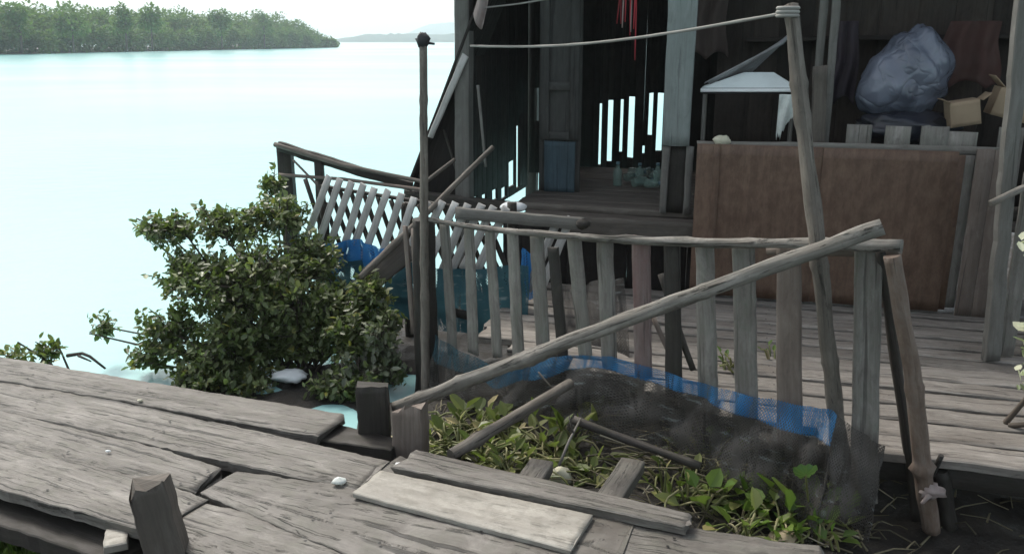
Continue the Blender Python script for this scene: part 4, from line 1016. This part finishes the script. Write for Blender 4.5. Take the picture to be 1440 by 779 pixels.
# dry reeds and litter lying over the mud
m = MB()
for (x0, x1, y0, y1, n) in ((600, 870, 560, 690, 190), (900, 1240, 640, 770, 190), (1200, 1440, 690, 779, 22)):
    for _ in range(n):
        x, y = R(x0, x1), R(y0, y1); p = hy_at(x, y); a = R(0, 3.14); L_ = R(.05, .24)
        d = V((math.cos(a), math.sin(a)*.6, R(-.05, .25)))
        e = p + d*L_; e.z = max(e.z, gh(e.x, e.y) + .008)
        m.pole([p + UP*.008, p.lerp(e, .5) + UP*R(.0, .04), e], R(.0025, .006), .002, sides=4, seg=4, cap=False, rnd=min(.98, R(0, 1.1)))
tag(m.build('reed_litter', REED), 'dry reed stalks and plant litter strewn over the mud', 'litter', kind='stuff')
m = MB(); m.pole([at_y(786, 655, 3.25), at_y(800, 620, 3.3), at_y(817, 588, 3.4)], .007, .005, sides=6); m.pole([at_y(806, 608, 3.33), at_y(800, 585, 3.35)], .005, .003, sides=5); single('forked_stick', 'pale forked stick poking up from the weeds under the net', 'stick', m, W_POLE)
m = MB(); m.pole([at_y(806, 590, 3.42), at_y(880, 618, 3.36), at_y(985, 655, 3.22)], .02, .016, knots=3, bump=.25); single('sunken_pole', 'dark half buried pole lying against the lower edge of the grey net', 'pole', m, W_DARK)
m = MB()
for _ in range(70):
    x = R(800, 1190); y = R(585, 660) + (x-800)*.07; Yd = at_z(x, y, -.27).y - R(.0, .12); p = at_y(x, y, Yd)
    a = R(-.5, .7); L_ = R(.08, .3); d = V((math.cos(a), -.4*math.sin(a) - .25, R(-.25, .3))); e = p + d*L_
    m.pole([p, p.lerp(e, .5) + UP*R(-.02, .05), e], R(.003, .007), .002, sides=5, seg=6, cap=False, rnd=min(.98, R(0, 1.15)))
tag(m.build('tangled_stalks', REED), 'tangled dead stalks caught along the lower edge of the grey net', 'litter', kind='stuff')
m = MB(); m.blob(hy_at(788, 668) + UP*.05, .05, 1.1, .9, .95, .35, 2.5, 16, 10); single('pale_lump', 'creamy white lump among the weeds by the walkway edge', 'rubbish', m, STONE)
m = MB(); m.blob(hy_at(1103, 752) + UP*.03, .045, 1.3, .9, .5, .4, 2.5, 14, 8); single('tan_husk', 'tan husk lying at the right end of the near walkway', 'husk', m, TANL)
gm = MB()
for _ in range(900):
    x, y = R(-60, 130), R(735, 800); 
    if y < 728 + .28*x: continue
    p = hy_at(x, y, -.33); a = R(0, 6.28)
    gm.leaf(p, V((math.cos(a)*.6, math.sin(a)*.6, 1)), V((math.sin(a), math.cos(a), .2)), R(.05, .15), R(.008, .03), rnd=R(.1, .95))
tag(gm.build('grass', HYA), 'green grass and weeds under the near left edge of the walkway', 'grass', kind='stuff')

# ------------------------------------------------------------------ air, light, view
hz = MB()
x0, x1, y0, y1, z0, z1 = -2950, 2950, -450, 3000, -3, 75
hz.v = [(x, y, z) for x in (x0, x1) for y in (y0, y1) for z in (z0, z1)]; hz.r = [.5]*8
for q in ((0, 1, 3, 2), (4, 6, 7, 5), (0, 4, 5, 1), (2, 3, 7, 6), (0, 2, 6, 4), (1, 5, 7, 3)): hz.face(q, ((0, 0),)*4)
hm_, nt, out = newmat('river_haze'); n = N(nt)
pv = n('VolumePrincipled', {'Color': (.9, .95, 1, 1), 'Density': .0006, 'Anisotropy': .2}); n.link(pv.outputs[0], out.inputs['Volume'])
tag(hz.build('haze', hm_), kind='stuff')

SUN_EL, SUN_AZ = math.radians(52), math.radians(-38)      # azimuth from +Y, negative = left
wd_ = bpy.data.worlds.new('World'); sc.world = wd_; wd_.use_nodes = True
nt = wd_.node_tree; n = N(nt); bg = nt.nodes['Background']
sky = nt.nodes.new('ShaderNodeTexSky'); sky.sky_type = 'NISHITA'; sky.sun_disc = False
sky.sun_elevation = SUN_EL; sky.sun_rotation = SUN_AZ; sky.air_density = 1.0; sky.dust_density = 3.5; sky.ozone_density = 1.0
hs = n('HueSaturation', {'Saturation': .5, 'Color': sky.outputs[0]})
warm = n.mix(1.0, hs.outputs[0], (1.0, .992, .94), 'MULTIPLY')
nt.links.new(warm, bg.inputs[0]); bg.inputs[1].default_value = .15
sd = bpy.data.lights.new('sun', 'SUN'); so = bpy.data.objects.new('sun', sd); C.objects.link(so)
sd.energy = 1.5; sd.angle = math.radians(14); sd.color = (1, .95, .88)
dirv = V((math.sin(SUN_AZ)*math.cos(SUN_EL), math.cos(SUN_AZ)*math.cos(SUN_EL), math.sin(SUN_EL)))
so.rotation_euler = (-dirv).to_track_quat('-Z', 'Y').to_euler(); so.location = dirv*50
sc.view_settings.view_transform = 'Standard'; sc.view_settings.look = 'None'
sc.view_settings.exposure = .75; sc.view_settings.gamma = 1
sc.render.engine = 'CYCLES'
sc.cycles.use_denoising = True
try: sc.cycles.denoiser = 'OPENIMAGEDENOISE'
except Exception: pass
sc.cycles.max_bounces = 8; sc.cycles.transparent_max_bounces = 16; sc.cycles.volume_bounces = 1
sc.cycles.sample_clamp_indirect = 6
